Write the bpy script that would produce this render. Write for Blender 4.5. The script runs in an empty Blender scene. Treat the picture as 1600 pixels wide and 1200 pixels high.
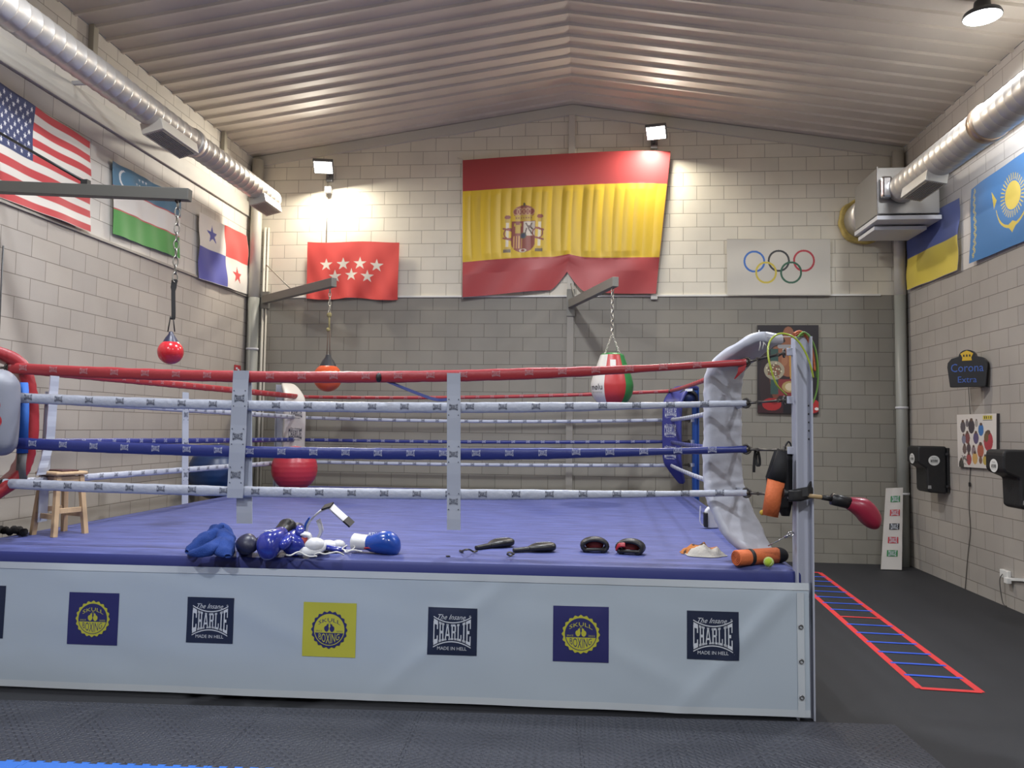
import bpy, math, random
import numpy as np
from mathutils import Vector, Matrix, noise

random.seed(7)
S = bpy.context.scene
COL = S.collection

# ------------------------------------------------------------------ camera
F_PX, YAW, PITCH, ROLL, CAMZ = 1210.7, 0.0984, 0.0563, 0.013, 1.85
fw = Vector((-math.sin(YAW)*math.cos(PITCH), math.cos(YAW)*math.cos(PITCH), math.sin(PITCH)))
rt = Vector((math.cos(YAW), math.sin(YAW), 0)); up = rt.cross(fw)
c_rt = rt*math.cos(ROLL)+up*math.sin(ROLL); c_up = up*math.cos(ROLL)-rt*math.sin(ROLL)
cam_data = bpy.data.cameras.new('camera'); cam = bpy.data.objects.new('camera', cam_data); COL.objects.link(cam)
cam_data.sensor_width = 36; cam_data.lens = F_PX/1600*36; cam_data.clip_end = 100
cam.matrix_world = Matrix(((c_rt.x, c_up.x, -fw.x, 0), (c_rt.y, c_up.y, -fw.y, 0), (c_rt.z, c_up.z, -fw.z, CAMZ), (0, 0, 0, 1)))
S.camera = cam

def at(px, py, X=None, Y=None, Z=None):
    """world point seen at photo pixel (px, py) on the plane x=X, y=Y or z=Z"""
    d = c_rt*((px-800)/F_PX) + c_up*(-(py-600)/F_PX) + fw
    if X is not None: t = X/d.x
    elif Y is not None: t = Y/d.y
    else: t = (Z-CAMZ)/d.z
    return Vector((d.x*t, d.y*t, CAMZ+d.z*t))

# ------------------------------------------------------------------ world, exposure, lamps
S.view_settings.view_transform = 'Standard'; S.view_settings.look = 'None'
S.view_settings.gamma = 1; S.view_settings.use_curve_mapping = False
S.view_settings.exposure = 0.0
w = bpy.data.worlds.new('world'); S.world = w; w.use_nodes = True
w.node_tree.nodes['Background'].inputs[0].default_value = (0.75, 0.8, 0.9, 1)
w.node_tree.nodes['Background'].inputs[1].default_value = 0.1
BAY_W, FLOOD_W = 180.0, 105.0
BAY_COL, FLOOD_COL = (0.92, 0.95, 1.0), (1.0, 0.93, 0.80)

# room numbers
XL, XR, D, YF = -5.243, 4.49, 11.466, -5.0
HB = CAMZ+1.96; ZL, ZR, XM, ZM = CAMZ+4.137, CAMZ+4.075, -0.268, CAMZ+4.84
def ceil_z(x):
    return ZM+(ZL-ZM)*(XM-x)/(XM-XL) if x < XM else ZM+(ZR-ZM)*(x-XM)/(XR-XM)
CZ = 0.957
FR, FL, BL, BR = Vector((1.41, 5.256, 0)), Vector((-4.573, 5.10, 0)), Vector((-4.546, 11.2, 0)), Vector((1.478, 11.2, 0))

# ------------------------------------------------------------------ materials
def lin(c):
    if isinstance(c, str):
        c = tuple(int(c[i:i+2], 16)/255 for i in (0, 2, 4))
    return tuple((x/12.92 if x <= .04045 else ((x+.055)/1.055)**2.4) for x in c)
_M = {}
def mat(name, color, rough=.6, metal=0, bump=0, bscale=20, emit=0, coat=0, attr=False, var=0, stretch=None, sheen=0):
    if name in _M: return _M[name]
    m = bpy.data.materials.new(name); m.use_nodes = True; nt = m.node_tree
    b = nt.nodes['Principled BSDF']; c = lin(color)
    b.inputs['Base Color'].default_value = (*c, 1); b.inputs['Roughness'].default_value = rough
    b.inputs['Metallic'].default_value = metal; b.inputs['Coat Weight'].default_value = coat
    b.inputs['Sheen Weight'].default_value = sheen
    if emit:
        b.inputs['Emission Color'].default_value = (*c, 1); b.inputs['Emission Strength'].default_value = emit
    src = None
    if attr:
        a = nt.nodes.new('ShaderNodeAttribute'); a.attribute_name = 'Col'; src = a.outputs['Color']
        nt.links.new(src, b.inputs['Base Color'])
    if bump or var:
        tc = nt.nodes.new('ShaderNodeTexCoord'); mp = nt.nodes.new('ShaderNodeMapping')
        nt.links.new(tc.outputs['Object'], mp.inputs['Vector'])
        if stretch: mp.inputs['Scale'].default_value = stretch
        nz = nt.nodes.new('ShaderNodeTexNoise'); nz.inputs['Scale'].default_value = bscale; nz.inputs['Detail'].default_value = 4
        nt.links.new(mp.outputs['Vector'], nz.inputs['Vector'])
        if bump:
            bp = nt.nodes.new('ShaderNodeBump'); bp.inputs['Strength'].default_value = bump; bp.inputs['Distance'].default_value = .02
            nt.links.new(nz.outputs['Fac'], bp.inputs['Height']); nt.links.new(bp.outputs['Normal'], b.inputs['Normal'])
        if var and not attr:
            r = nt.nodes.new('ShaderNodeValToRGB')
            r.color_ramp.elements[0].position = .3; r.color_ramp.elements[1].position = .7
            r.color_ramp.elements[0].color = (*[x*(1-var) for x in c], 1)
            r.color_ramp.elements[1].color = (*[min(1, x*(1+var)) for x in c], 1)
            nt.links.new(nz.outputs['Fac'], r.inputs['Fac']); nt.links.new(r.outputs['Color'], b.inputs['Base Color'])
    _M[name] = m; return m

def block_wall(name, axis, upper, lower, x0):
    """painted concrete blocks 0.392 x 0.204 m, two paint colours meeting at height HB"""
    m = bpy.data.materials.new(name); m.use_nodes = True; nt = m.node_tree; N = nt.nodes.new; L = nt.links.new
    b = nt.nodes['Principled BSDF']; b.inputs['Roughness'].default_value = .62
    tc = N('ShaderNodeTexCoord'); sp = N('ShaderNodeSeparateXYZ'); L(tc.outputs['Object'], sp.inputs[0])
    ax = N('ShaderNodeMath'); ax.operation = 'ADD'; ax.inputs[1].default_value = x0; L(sp.outputs[axis], ax.inputs[0])
    az = N('ShaderNodeMath'); az.operation = 'ADD'; az.inputs[1].default_value = 40*.2044-HB; L(sp.outputs['Z'], az.inputs[0])
    cb = N('ShaderNodeCombineXYZ'); L(ax.outputs[0], cb.inputs[0]); L(az.outputs[0], cb.inputs[1])
    br = N('ShaderNodeTexBrick'); L(cb.outputs[0], br.inputs['Vector'])
    br.offset = .5; br.inputs['Scale'].default_value = 1; br.inputs['Mortar Size'].default_value = .0045
    br.inputs['Mortar Smooth'].default_value = .35; br.inputs['Brick Width'].default_value = .392; br.inputs['Row Height'].default_value = .2044
    br.inputs['Color1'].default_value = (.95, .95, .95, 1); br.inputs['Color2'].default_value = (1.03, 1.02, 1.0, 1)
    br.inputs['Mortar'].default_value = (.50, .48, .46, 1)
    gt = N('ShaderNodeMath'); gt.operation = 'GREATER_THAN'; gt.inputs[1].default_value = HB; L(sp.outputs['Z'], gt.inputs[0])
    mx = N('ShaderNodeMix'); mx.data_type = 'RGBA'; L(gt.outputs[0], mx.inputs['Factor'])
    mx.inputs[6].default_value = (*lin(lower), 1); mx.inputs[7].default_value = (*lin(upper), 1)
    nz = N('ShaderNodeTexNoise'); nz.inputs['Scale'].default_value = 1.3; nz.inputs['Detail'].default_value = 5; L(tc.outputs['Object'], nz.inputs['Vector'])
    mr = N('ShaderNodeMapRange'); mr.inputs[1].default_value = .3; mr.inputs[2].default_value = .7; mr.inputs[3].default_value = .9; mr.inputs[4].default_value = 1.05
    L(nz.outputs['Fac'], mr.inputs[0])
    m1 = N('ShaderNodeMix'); m1.data_type = 'RGBA'; m1.blend_type = 'MULTIPLY'; m1.inputs['Factor'].default_value = 1
    L(mx.outputs[2], m1.inputs[6]); L(br.outputs['Color'], m1.inputs[7])
    m2 = N('ShaderNodeMix'); m2.data_type = 'RGBA'; m2.blend_type = 'MULTIPLY'; m2.inputs['Factor'].default_value = 1
    L(m1.outputs[2], m2.inputs[6]); L(mr.outputs[0], m2.inputs[7]); L(m2.outputs[2], b.inputs['Base Color'])
    n2 = N('ShaderNodeTexNoise'); n2.inputs['Scale'].default_value = 90; L(tc.outputs['Object'], n2.inputs['Vector'])
    iv = N('ShaderNodeMath'); iv.operation = 'MULTIPLY_ADD'; iv.inputs[1].default_value = -1; L(br.outputs['Fac'], iv.inputs[0])
    sc = N('ShaderNodeMath'); sc.operation = 'MULTIPLY'; sc.inputs[1].default_value = .15; L(n2.outputs['Fac'], sc.inputs[0]); L(sc.outputs[0], iv.inputs[2])
    bp = N('ShaderNodeBump'); bp.inputs['Strength'].default_value = .55; bp.inputs['Distance'].default_value = .006
    L(iv.outputs[0], bp.inputs['Height']); L(bp.outputs['Normal'], b.inputs['Normal'])
    return m

# ------------------------------------------------------------------ mesh helpers
class MB:
    def __init__(s): s.v = []; s.f = []; s.m = []; s.sm = []
    def add(s, vs, fs, mi=0, smooth=False):
        o = len(s.v); s.v += [tuple(v) for v in vs]
        for f in fs: s.f.append([i+o for i in f]); s.m.append(mi); s.sm.append(smooth)
    def box(s, c, size, mi=0, R=None):
        c = Vector(c); h = Vector(size)/2; vs = []
        for x in (-1, 1):
            for y in (-1, 1):
                for z in (-1, 1):
                    p = Vector((x*h.x, y*h.y, z*h.z)); vs.append(c+(R @ p if R else p))
        s.add(vs, [(0, 1, 3, 2), (4, 6, 7, 5), (0, 4, 5, 1), (2, 3, 7, 6), (0, 2, 6, 4), (1, 5, 7, 3)], mi)
    def quad(s, a, b, c, d, mi=0): s.add([a, b, c, d], [(0, 1, 2, 3)], mi)
    def poly(s, pts, mi=0): s.add(pts, [tuple(range(len(pts)))], mi)
    def prism(s, pts, vec, mi=0):
        n = len(pts); v = Vector(vec); a = [Vector(p) for p in pts]; b = [p+v for p in a]
        s.add(a+b, [tuple(range(n-1, -1, -1)), tuple(range(n, 2*n))]+[(i, (i+1) % n, n+(i+1) % n, n+i) for i in range(n)], mi)
    def tube(s, path, r, seg=10, mi=0, cap=True, closed=False, flat=None):
        """r number, list or list of (rx, rz); flat: fixed up vector for elliptical sections"""
        P = [Vector(p) for p in path]; n = len(P)
        R = r if isinstance(r, (list, tuple)) else [r]*n
        nrm = None; vs = []
        for i in range(n):
            if closed: t = P[(i+1) % n]-P[i-1]
            else: t = P[min(i+1, n-1)]-P[max(i-1, 0)]
            t.normalize()
            if flat is not None: u = Vector(flat)
            elif nrm is None: u = Vector((0, 0, 1)) if abs(t.z) < .9 else Vector((1, 0, 0))
            else: u = nrm
            u = (u-t*u.dot(t)).normalized(); nrm = u; sd = t.cross(u)
            rr = R[i]; ra, rb = rr if isinstance(rr, (tuple, list)) else (rr, rr)
            for k in range(seg):
                a = 2*math.pi*k/seg; vs.append(P[i]+sd*(ra*math.cos(a))+u*(rb*math.sin(a)))
        fs = []
        for i in range(n if closed else n-1):
            j = (i+1) % n
            for k in range(seg):
                k2 = (k+1) % seg; fs.append((i*seg+k, i*seg+k2, j*seg+k2, j*seg+k))
        s.add(vs, fs, mi, True)
        if cap and not closed:
            o = len(s.v)-n*seg
            s.f.append([o+k for k in range(seg)][::-1]); s.m.append(mi); s.sm.append(False)
            s.f.append([o+(n-1)*seg+k for k in range(seg)]); s.m.append(mi); s.sm.append(False)
    def lathe(s, prof, c=(0, 0, 0), seg=24, mi=0, M=None, mif=None):
        """profile (r, z); M 3x3 orientation; mif(k) picks material by segment"""
        c = Vector(c); vs = []
        for r, z in prof:
            for k in range(seg):
                a = 2*math.pi*k/seg; p = Vector((r*math.cos(a), r*math.sin(a), z)); vs.append(c+(M @ p if M else p))
        o = len(s.v); s.v += [tuple(v) for v in vs]
        for i in range(len(prof)-1):
            for k in range(seg):
                k2 = (k+1) % seg
                s.f.append([o+i*seg+k, o+i*seg+k2, o+(i+1)*seg+k2, o+(i+1)*seg+k]); s.m.append(mif(k, i) if mif else mi); s.sm.append(True)
    def ball(s, c, r, mi=0, seg=20, rings=12, sc=(1, 1, 1), M=None):
        c = Vector(c); vs = []; fs = []
        for i in range(rings+1):
            th = math.pi*i/rings
            for k in range(seg):
                a = 2*math.pi*k/seg
                p = Vector((r*sc[0]*math.sin(th)*math.cos(a), r*sc[1]*math.sin(th)*math.sin(a), r*sc[2]*math.cos(th)))
                vs.append(c+(M @ p if M else p))
        for i in range(rings):
            for k in range(seg):
                k2 = (k+1) % seg; fs.append((i*seg+k, (i+1)*seg+k, (i+1)*seg+k2, i*seg+k2))
        s.add(vs, fs, mi, True)
    def strip(s, path, wd, wid, th, mi=0, smooth=False):
        """flat band swept along a path; wd = width direction (one vector or one per point)"""
        P = [Vector(p) for p in path]; n = len(P)
        W = wd if isinstance(wd, list) else [Vector(wd)]*n
        wid = wid if isinstance(wid, list) else [wid]*n; th = th if isinstance(th, list) else [th]*n
        vs = []
        for i in range(n):
            t = (P[min(i+1, n-1)]-P[max(i-1, 0)]).normalized(); a = Vector(W[i]).normalized(); nn = t.cross(a).normalized()
            for (x, y) in ((-1, -1), (1, -1), (1, 1), (-1, 1)): vs.append(P[i]+a*(x*wid[i]/2)+nn*(y*th[i]/2))
        fs = [(3, 2, 1, 0), tuple((n-1)*4+k for k in range(4))]
        for i in range(n-1):
            for k in range(4): fs.append((i*4+k, i*4+(k+1) % 4, (i+1)*4+(k+1) % 4, (i+1)*4+k))
        s.add(vs, fs, mi, smooth)
    def pillow(s, path, wd, wid, th, mi=0, seg=14, e=.45, wr=0):
        """padded band: superelliptic section swept along a path"""
        P = [Vector(p) for p in path]; n = len(P); wd = Vector(wd).normalized()
        wid = wid if isinstance(wid, list) else [wid]*n; th = th if isinstance(th, list) else [th]*n
        vs = []
        for i in range(n):
            t = (P[min(i+1, n-1)]-P[max(i-1, 0)]).normalized(); nn = t.cross(wd).normalized()
            for k in range(seg):
                a = 2*math.pi*k/seg; ca, sa = math.cos(a), math.sin(a)
                x = math.copysign(abs(ca)**e, ca)*wid[i]/2; y = math.copysign(abs(sa)**e, sa)*th[i]/2
                p = P[i]+wd*x+nn*y
                if wr: p += nn*wr*noise.noise(Vector((p.x*7, p.y*7, p.z*24)))*1.6+wd*wr*.5*noise.noise(p*7+Vector((5, 5, 5)))
                vs.append(p)
        fs = [tuple(range(seg))[::-1], tuple((n-1)*seg+k for k in range(seg))]
        for i in range(n-1):
            for k in range(seg): fs.append((i*seg+k, i*seg+(k+1) % seg, (i+1)*seg+(k+1) % seg, (i+1)*seg+k))
        s.add(vs, fs, mi, True)
    def map(s, fn, start=0):
        for i in range(start, len(s.v)): s.v[i] = tuple(fn(Vector(s.v[i])))
    def build(s, name, mats, parent=None, bevel=0, sub=0, label=None):
        me = bpy.data.meshes.new(name)
        vs = s.v
        if parent is not None:
            off = parent.matrix_basis.translation; P2 = parent.parent
            while P2: off = off+P2.matrix_basis.translation; P2 = P2.parent
            vs = [(x-off.x, y-off.y, z-off.z) for x, y, z in vs]
        me.from_pydata(vs, [], s.f)
        mats = mats if isinstance(mats, (list, tuple)) else [mats]
        for m in mats: me.materials.append(m)
        me.polygons.foreach_set('material_index', s.m); me.polygons.foreach_set('use_smooth', s.sm)
        me.update()
        o = bpy.data.objects.new(name, me); COL.objects.link(o)
        if parent: o.parent = parent
        if bevel:
            b = o.modifiers.new('bevel', 'BEVEL'); b.width = bevel; b.segments = 2; b.limit_method = 'ANGLE'
        if sub:
            b = o.modifiers.new('sub', 'SUBSURF'); b.levels = sub; b.render_levels = sub
        if label: o['label'] = label
        return o

def tag(o, label, cat, group=None, kind=None):
    o['label'] = label; o['category'] = cat
    if group: o['group'] = group
    if kind: o['kind'] = kind
    return o
def thing(name, label, cat, loc=(0, 0, 0), group=None):
    o = bpy.data.objects.new(name, None); COL.objects.link(o); o.location = loc; o.empty_display_size = .1
    return tag(o, label, cat, group)
def struct(o): o['kind'] = 'structure'; return o
def smooth_path(pts, n=8):
    P = [Vector(p) for p in pts]; out = []
    for i in range(len(P)-1):
        a, b, c, d = P[max(i-1, 0)], P[i], P[i+1], P[min(i+2, len(P)-1)]
        for k in range(n):
            t = k/n
            out.append(.5*((2*b)+(c-a)*t+(2*a-5*b+4*c-d)*t*t+(3*b-a-3*c+d)*t**3))
    out.append(P[-1]); return out
def smooth_vals(vals, n=8):
    out = []
    for i in range(len(vals)-1):
        for k in range(n): out.append(vals[i]+(vals[i+1]-vals[i])*k/n)
    out.append(vals[-1]); return out

# ------------------------------------------------------------------ lettering
_T = {}
def text_geo(txt):
    if txt in _T: return _T[txt]
    c = bpy.data.curves.new('t', 'FONT'); c.body = txt; c.resolution_u = 2
    o = bpy.data.objects.new('t', c); COL.objects.link(o)
    dg = bpy.context.evaluated_depsgraph_get(); dg.update()
    me = o.evaluated_get(dg).to_mesh()
    vs = [(v.co.x, v.co.y) for v in me.vertices]; fs = [tuple(p.vertices) for p in me.polygons]
    o.evaluated_get(dg).to_mesh_clear(); bpy.data.objects.remove(o); bpy.data.curves.remove(c)
    x0 = min(v[0] for v in vs); x1 = max(v[0] for v in vs); y0 = min(v[1] for v in vs); y1 = max(v[1] for v in vs)
    vs = [((v[0]-x0)/(x1-x0)-.5, (v[1]-y0)/(y1-y0)-.5) for v in vs]
    _T[txt] = (vs, fs, (x1-x0)/(y1-y0)); return _T[txt]
def add_text(mb, txt, fr, w, h, mi, fn=None, shear=0):
    """fr(x, y) -> 3D point; text centred on 0,0, w wide, h high; fn warps (x, y) in text space first"""
    vs, fs, _ = text_geo(txt); out = []
    for x, y in vs:
        X, Y = x*w+shear*y*h, y*h
        if fn: X, Y = fn(X, Y)
        out.append(fr(X, Y))
    mb.add(out, fs, mi)
# slab letters for the ring maker's mark, each on a 1 x 1 cell (y up)
SLAB = {
 'C': [(0, .1, .22, .9), (.05, .8, .9, 1), (.05, 0, .9, .2), (.7, .62, .92, .9), (.7, .1, .92, .34)],
 'H': [(.12, 0, .34, 1), (.66, 0, .88, 1), (.2, .42, .8, .56), (0, 0, .45, .12), (.55, 0, 1, .12), (0, .88, .45, 1), (.55, .88, 1, 1)],
 'R': [(.12, 0, .34, 1), (0, 0, .45, .12), (0, .87, .8, 1), (.68, .52, .9, .93), (.2, .44, .8, .57), (.66, 0, .84, .47), (.6, 0, 1, .12)],
 'L': [(.14, 0, .36, 1), (0, .88, .5, 1), (0, 0, .95, .13), (.76, 0, .95, .36)],
 'I': [(.3, 0, .7, 1), (.05, 0, .95, .12), (.05, .88, .95, 1)],
 'E': [(.12, 0, .34, 1), (0, 0, .95, .13), (0, .87, .95, 1), (.76, .64, .95, .95), (.76, .05, .95, .36), (.3, .44, .7, .57)]}
def slab_polys(ch):
    if ch == 'A':
        return [[(0, 0), (.18, 0), (.58, 1), (.38, 1)], [(.82, 0), (1, 0), (.62, 1), (.42, 1)], [(.25, .26), (.75, .26), (.75, .38), (.25, .38)],
                [(-.05, 0), (.32, 0), (.32, .1), (-.05, .1)], [(.68, 0), (1.05, 0), (1.05, .1), (.68, .1)], [(.3, .9), (.7, .9), (.7, 1), (.3, 1)]]
    return [[(a, b), (c, b), (c, d), (a, d)] for a, b, c, d in SLAB[ch]]
def mark(mb, fr, w, mi, full=False, low=False):
    """the CHARLIE mark centred on 0,0; w = width of the word; fr(x, y) -> point"""
    hh = .2*w
    def bow(x, y): return x, y*(1+.75*(2*x/w)**2)
    word = 'CHARLIE'; widths = [1.0, 1.05, 1.1, 1.1, .95, .6, 1.0]; tot = sum(widths)+.12*6; x = -w/2; u = w/tot
    for ch, cw in zip(word, widths):
        for pl in slab_polys(ch):
            mb.poly([fr(*bow(x+a*cw*u, (b-.5)*2*hh)) for a, b in pl], mi)
        x += (cw+.12)*u
    n = 4 if low else 12
    for sg in (1, -1):
        for i in range(n):
            x0, x1 = -w/2+w*i/n, -w/2+w*(i+1)/n
            def yb(xx, o): return bow(xx, sg*hh)[1]+sg*o
            mb.poly([fr(x0, yb(x0, .03*w)), fr(x1, yb(x1, .03*w)), fr(x1, yb(x1, .058*w)), fr(x0, yb(x0, .058*w))], mi)
    if full:
        add_text(mb, 'The Insane', lambda a, b: fr(a-.02*w, b+.39*w), .76*w, .13*w, mi, shear=.45)
        add_text(mb, '®', lambda a, b: fr(a+.47*w, b+.42*w), .05*w, .05*w, mi)
        add_text(mb, 'MADE IN HELL', lambda a, b: fr(a-.0*w, b-.42*w), .78*w, .085*w, mi)
def club(mb, fr, r, mi_a, mi_b):
    """round scalloped club badge, radius r; mi_a badge colour, mi_b ground colour"""
    n = 80; pts = []
    for i in range(n):
        a = 2*math.pi*i/n; rr = r*(.955+.045*math.cos(20*a)); pts.append((rr*math.cos(a), rr*math.sin(a)))
    def e(z): return lambda x, y: fr(x, y, z)
    mb.poly([fr(x, y, .0004) for x, y in pts], mi_a)
    def disc(rad, z, mi, half=None):
        P = []
        for i in range(49):
            a = 2*math.pi*i/48 if not half else math.pi+math.pi*i/48
            P.append(fr(rad*math.cos(a), rad*math.sin(a)+(-.16*r if half else 0), z))
        mb.poly(P if half else P[:-1], mi)
    disc(.83*r, .0008, mi_b)
    # lower plate
    P = []; y0 = -.16*r; a0 = math.asin(y0/(.79*r))
    for i in range(33):
        a = math.pi-a0+(math.pi+2*a0)*i/32; P.append(fr(.79*r*math.cos(a), .79*r*math.sin(a), .0012))
    mb.poly(P, mi_a)
    def arc(x, y):
        R0 = .95*r; th = x/R0; return (R0+y)*math.sin(th), (R0+y)*math.cos(th)-.42*r
    add_text(mb, 'SKULL', lambda x, y: fr(x, y, .0012), 1.2*r, .2*r, mi_a, fn=lambda x, y: (x, y+.52*r-.5*(x*x)/r))
    add_text(mb, 'SINCE', lambda x, y: fr(x-.56*r, y-.07*r, .0012), .34*r, .08*r, mi_a)
    add_text(mb, '2022', lambda x, y: fr(x+.56*r, y-.07*r, .0012), .34*r, .08*r, mi_a)
    def bx(x, y):
        k = max(.15, math.sqrt(max(0, (.72*r)**2-x*x))/(.72*r)); yt = -.2*r; yb = -.72*r*k
        t = y/(.5*r)+.5; return x, yb+(yt-yb)*t
    add_text(mb, 'BOXING', lambda x, y: fr(x, y, .0016), 1.14*r, .5*r, mi_b, fn=bx)
    for sx, ry in ((-.15, .0), (.15, -.01)):
        P = []
        for i in range(20):
            a = 2*math.pi*i/20; P.append(fr(sx*r+.13*r*math.cos(a)*(1+.15*math.sin(a)), (.05+ry)*r+.16*r*math.sin(a), .0012))
        mb.poly(P, mi_a)
        mb.poly([fr((sx*.75-.05)*r, .16*r, .0013), (fr((sx*.75+.07)*r, .16*r, .0013)), fr((sx*.6+.06)*r, .29*r, .0013), fr((sx*.6-.05)*r, .29*r, .0013)], mi_a)
        mb.poly([fr(sx*.6*r-.01*r, .27*r, .0013), fr(sx*.6*r+.015*r, .27*r, .0013), fr(.01*r, .42*r, .0013), fr(-.01*r, .42*r, .0013)], mi_a)

# ================================================================== SETTING
wm_l = block_wall('paint_blocks_left', 'Y', 'D0CBC2', 'A69F97', .1)
wm_r = block_wall('paint_blocks_right', 'Y', 'CDC8C2', 'A19B94', .25)
wm_b = block_wall('paint_blocks_back', 'X', 'D8D2C2', '88847A', 5.243-.15)
cream = mat('cream_paint', 'C6C1B4', .55); greyp = mat('grey_paint', '8F8D85', .6)
steelw = mat('white_steel', 'C9C9CC', .45)
galv = mat('galvanised', 'C2BEB8', .40, metal=.6, bump=.05, bscale=6, var=.08)
black = mat('black', '1A1A1C', .5); blackm = mat('black_leather', '202022', .38, bump=.1, bscale=60)
steel = mat('steel', '8E8E90', .3, metal=.9); chrome = mat('chrome', 'C8C8CC', .18, metal=1)

m = MB(); m.quad((XL, YF, 0), (XL, D, 0), (XL, D, ZL+.02), (XL, YF, ZL+.02)); struct(m.build('wall_left', wm_l))
m = MB(); m.quad((XR, D, 0), (XR, YF, 0), (XR, YF, ZR+.02), (XR, D, ZR+.02)); struct(m.build('wall_right', wm_r))
m = MB(); m.poly([(XL, D, 0), (XR, D, 0), (XR, D, ZR), (XM, D, ZM), (XL, D, ZL)]); struct(m.build('wall_back', wm_b))
m = MB(); m.poly([(XR, YF, 0), (XL, YF, 0), (XL, YF, ZL), (XM, YF, ZM), (XR, YF, ZR)]); struct(m.build('wall_front', wm_b))

def floor_mat(name, color, rough):
    m = mat(name, color, rough, bump=.2, bscale=150); return m
m = MB(); m.quad((XL, YF, 0), (XR, YF, 0), (XR, D, 0), (XL, D, 0))
struct(m.build('floor', mat('black_rubber', '202126', .66, bump=.25, bscale=220, var=.18)))

# corrugated steel roof sheet, one rib every 0.27 m
def ceiling():
    m = MB(); prof = []; y = YF-.1; y0 = 10.97
    k = math.floor((y-y0)/.27)
    while True:
        b = y0+k*.27
        if b > D+.3: break
        prof += [(b-.018, .028), (b-.004, 0), (b+.03, 0), (b+.044, .028)]; k += 1
    for side in (0, 1):
        xa, za, xb, zb = (XL, ZL, XM, ZM) if side == 0 else (XM, ZM, XR, ZR)
        o = []; nx = 6
        for i in range(nx+1):
            t = i/nx; x = xa+(xb-xa)*t; z = za+(zb-za)*t
            for (yy, dz) in prof: o.append((x, min(max(yy, YF), D), z+dz))
        n = len(prof); fs = []
        for i in range(nx):
            for j in range(n-1): fs.append((i*n+j, i*n+j+1, (i+1)*n+j+1, (i+1)*n+j))
        m.add(o, fs)
    return m
struct(ceiling().build('ceiling', mat('roof_sheet', 'C6BDAF', .6, metal=.0, var=.08, bscale=1.2)))
# gable trim, pilaster, wall beam, conduits
m = MB()
for xa, za, xb, zb in ((XL, ZL, XM, ZM), (XM, ZM, XR, ZR)):
    m.prism([(xa, D-.05, za-.13), (xb, D-.05, zb-.13), (xb, D-.05, zb+.02), (xa, D-.05, za+.02)], (0, .05, 0))
struct(m.build('trim_1', cream))
m = MB(); m.box((XM-.005, D-.02, (ZM-.1+HB)/2), (.10, .04, ZM-.1-HB)); struct(m.build('trim_2', cream, bevel=.004))
m = MB(); m.box((XM-.005, D-.02, HB/2), (.10, .04, HB)); struct(m.build('trim_3', mat('pilaster_grey', '8C887F', .6), bevel=.004))
za, zb2 = at(0, 52, X=XL+.05).z, at(0, 92, X=XL+.05).z
m = MB(); m.box((XL+.015, (YF+D)/2, (za+zb2)/2), (.03, D-YF-.02, za-zb2)); struct(m.build('trim_4', mat('cream_beam', 'C0BBAF', .6, var=.05, bscale=3), bevel=.006))
m = MB(); m.box((-.35, D-.012, HB+.005), (9.0, .024, .03)); struct(m.build('trim_5', mat('white_trunking', 'D8D6CE', .4), bevel=.003))
m = MB(); m.box((XR-.02, (YF+10.9)/2, 5.15), (.04, 10.9-YF, .10)); struct(m.build('trim_6', cream, bevel=.004))
m = MB(); m.box((XL+.012, (YF+D)/2, HB+.005), (.024, D-YF, .03)); struct(m.build('trim_7', mat('grey_trunking', 'A19C92', .5), bevel=.003))
m = MB(); p = at(1022, 464, Y=D-.03); m.box(p, (.10, .05, .08)); tag(m.build('junction_box', mat('cream_plastic', 'D0CDC2', .5), bevel=.008),
    'small cream junction box on the trunking under the big red and yellow flag', 'electrical box')
# vertical upper brackets on the left wall above the duct
for px, py in ((146, 62), (350, 222)):
    p = at(px, py, X=XL+.03); m = MB(); m.box(p, (.06, .08, .45)); struct(m.build('trim_%d' % (8 if px < 200 else 9), mat('bracket_grey', 'A8A394', .5), bevel=.004))

# rain pipes in the back corners
def downpipe(x, r, ztop, label, clamps):
    t = thing('rain_pipe', label, 'pipe', (x, D-r-.02, 0))
    y = D-r-.02; m = MB(); m.tube([(x, y, 0), (x, y, HB-.02)], r, 20); m.build('pipe', mat('pipe_grey', '8D8E88', .4), t, label='grey lower length of pipe')
    m = MB(); m.tube([(x, y, HB-.02), (x, y, ztop)], r, 20); m.build('upper_pipe', mat('pipe_white', 'C4C0B5', .4), t, label='white upper length of pipe')
    for z in clamps:
        m = MB(); m.tube([(x, y, z-.015), (x, y, z+.015)], r+.008, 20); m.box((x, y+r, z), (.03, .03, .03)); m.build('pipe_clamp', steelw, t)
    return t
downpipe(XL+.12, .085, ZL-.05, 'vertical rain pipe in the left back corner behind the ring', [3.0, 5.3])
downpipe(XR-.105, .076, ZR-.05, 'vertical rain pipe in the right back corner behind the leaning banner', [1.0, 2.2])
for dx, r in ((.235, .022), (.285, .016)):
    m = MB(); m.tube([(XL+dx, D-r-.004, 0), (XL+dx, D-r-.004, 4.9)], r, 10)
    tag(m.build('conduit', cream), 'thick cream conduit right beside the left corner rain pipe' if r > .02 else 'thin cream conduit just right of the thick one in the left corner', 'conduit')

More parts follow.
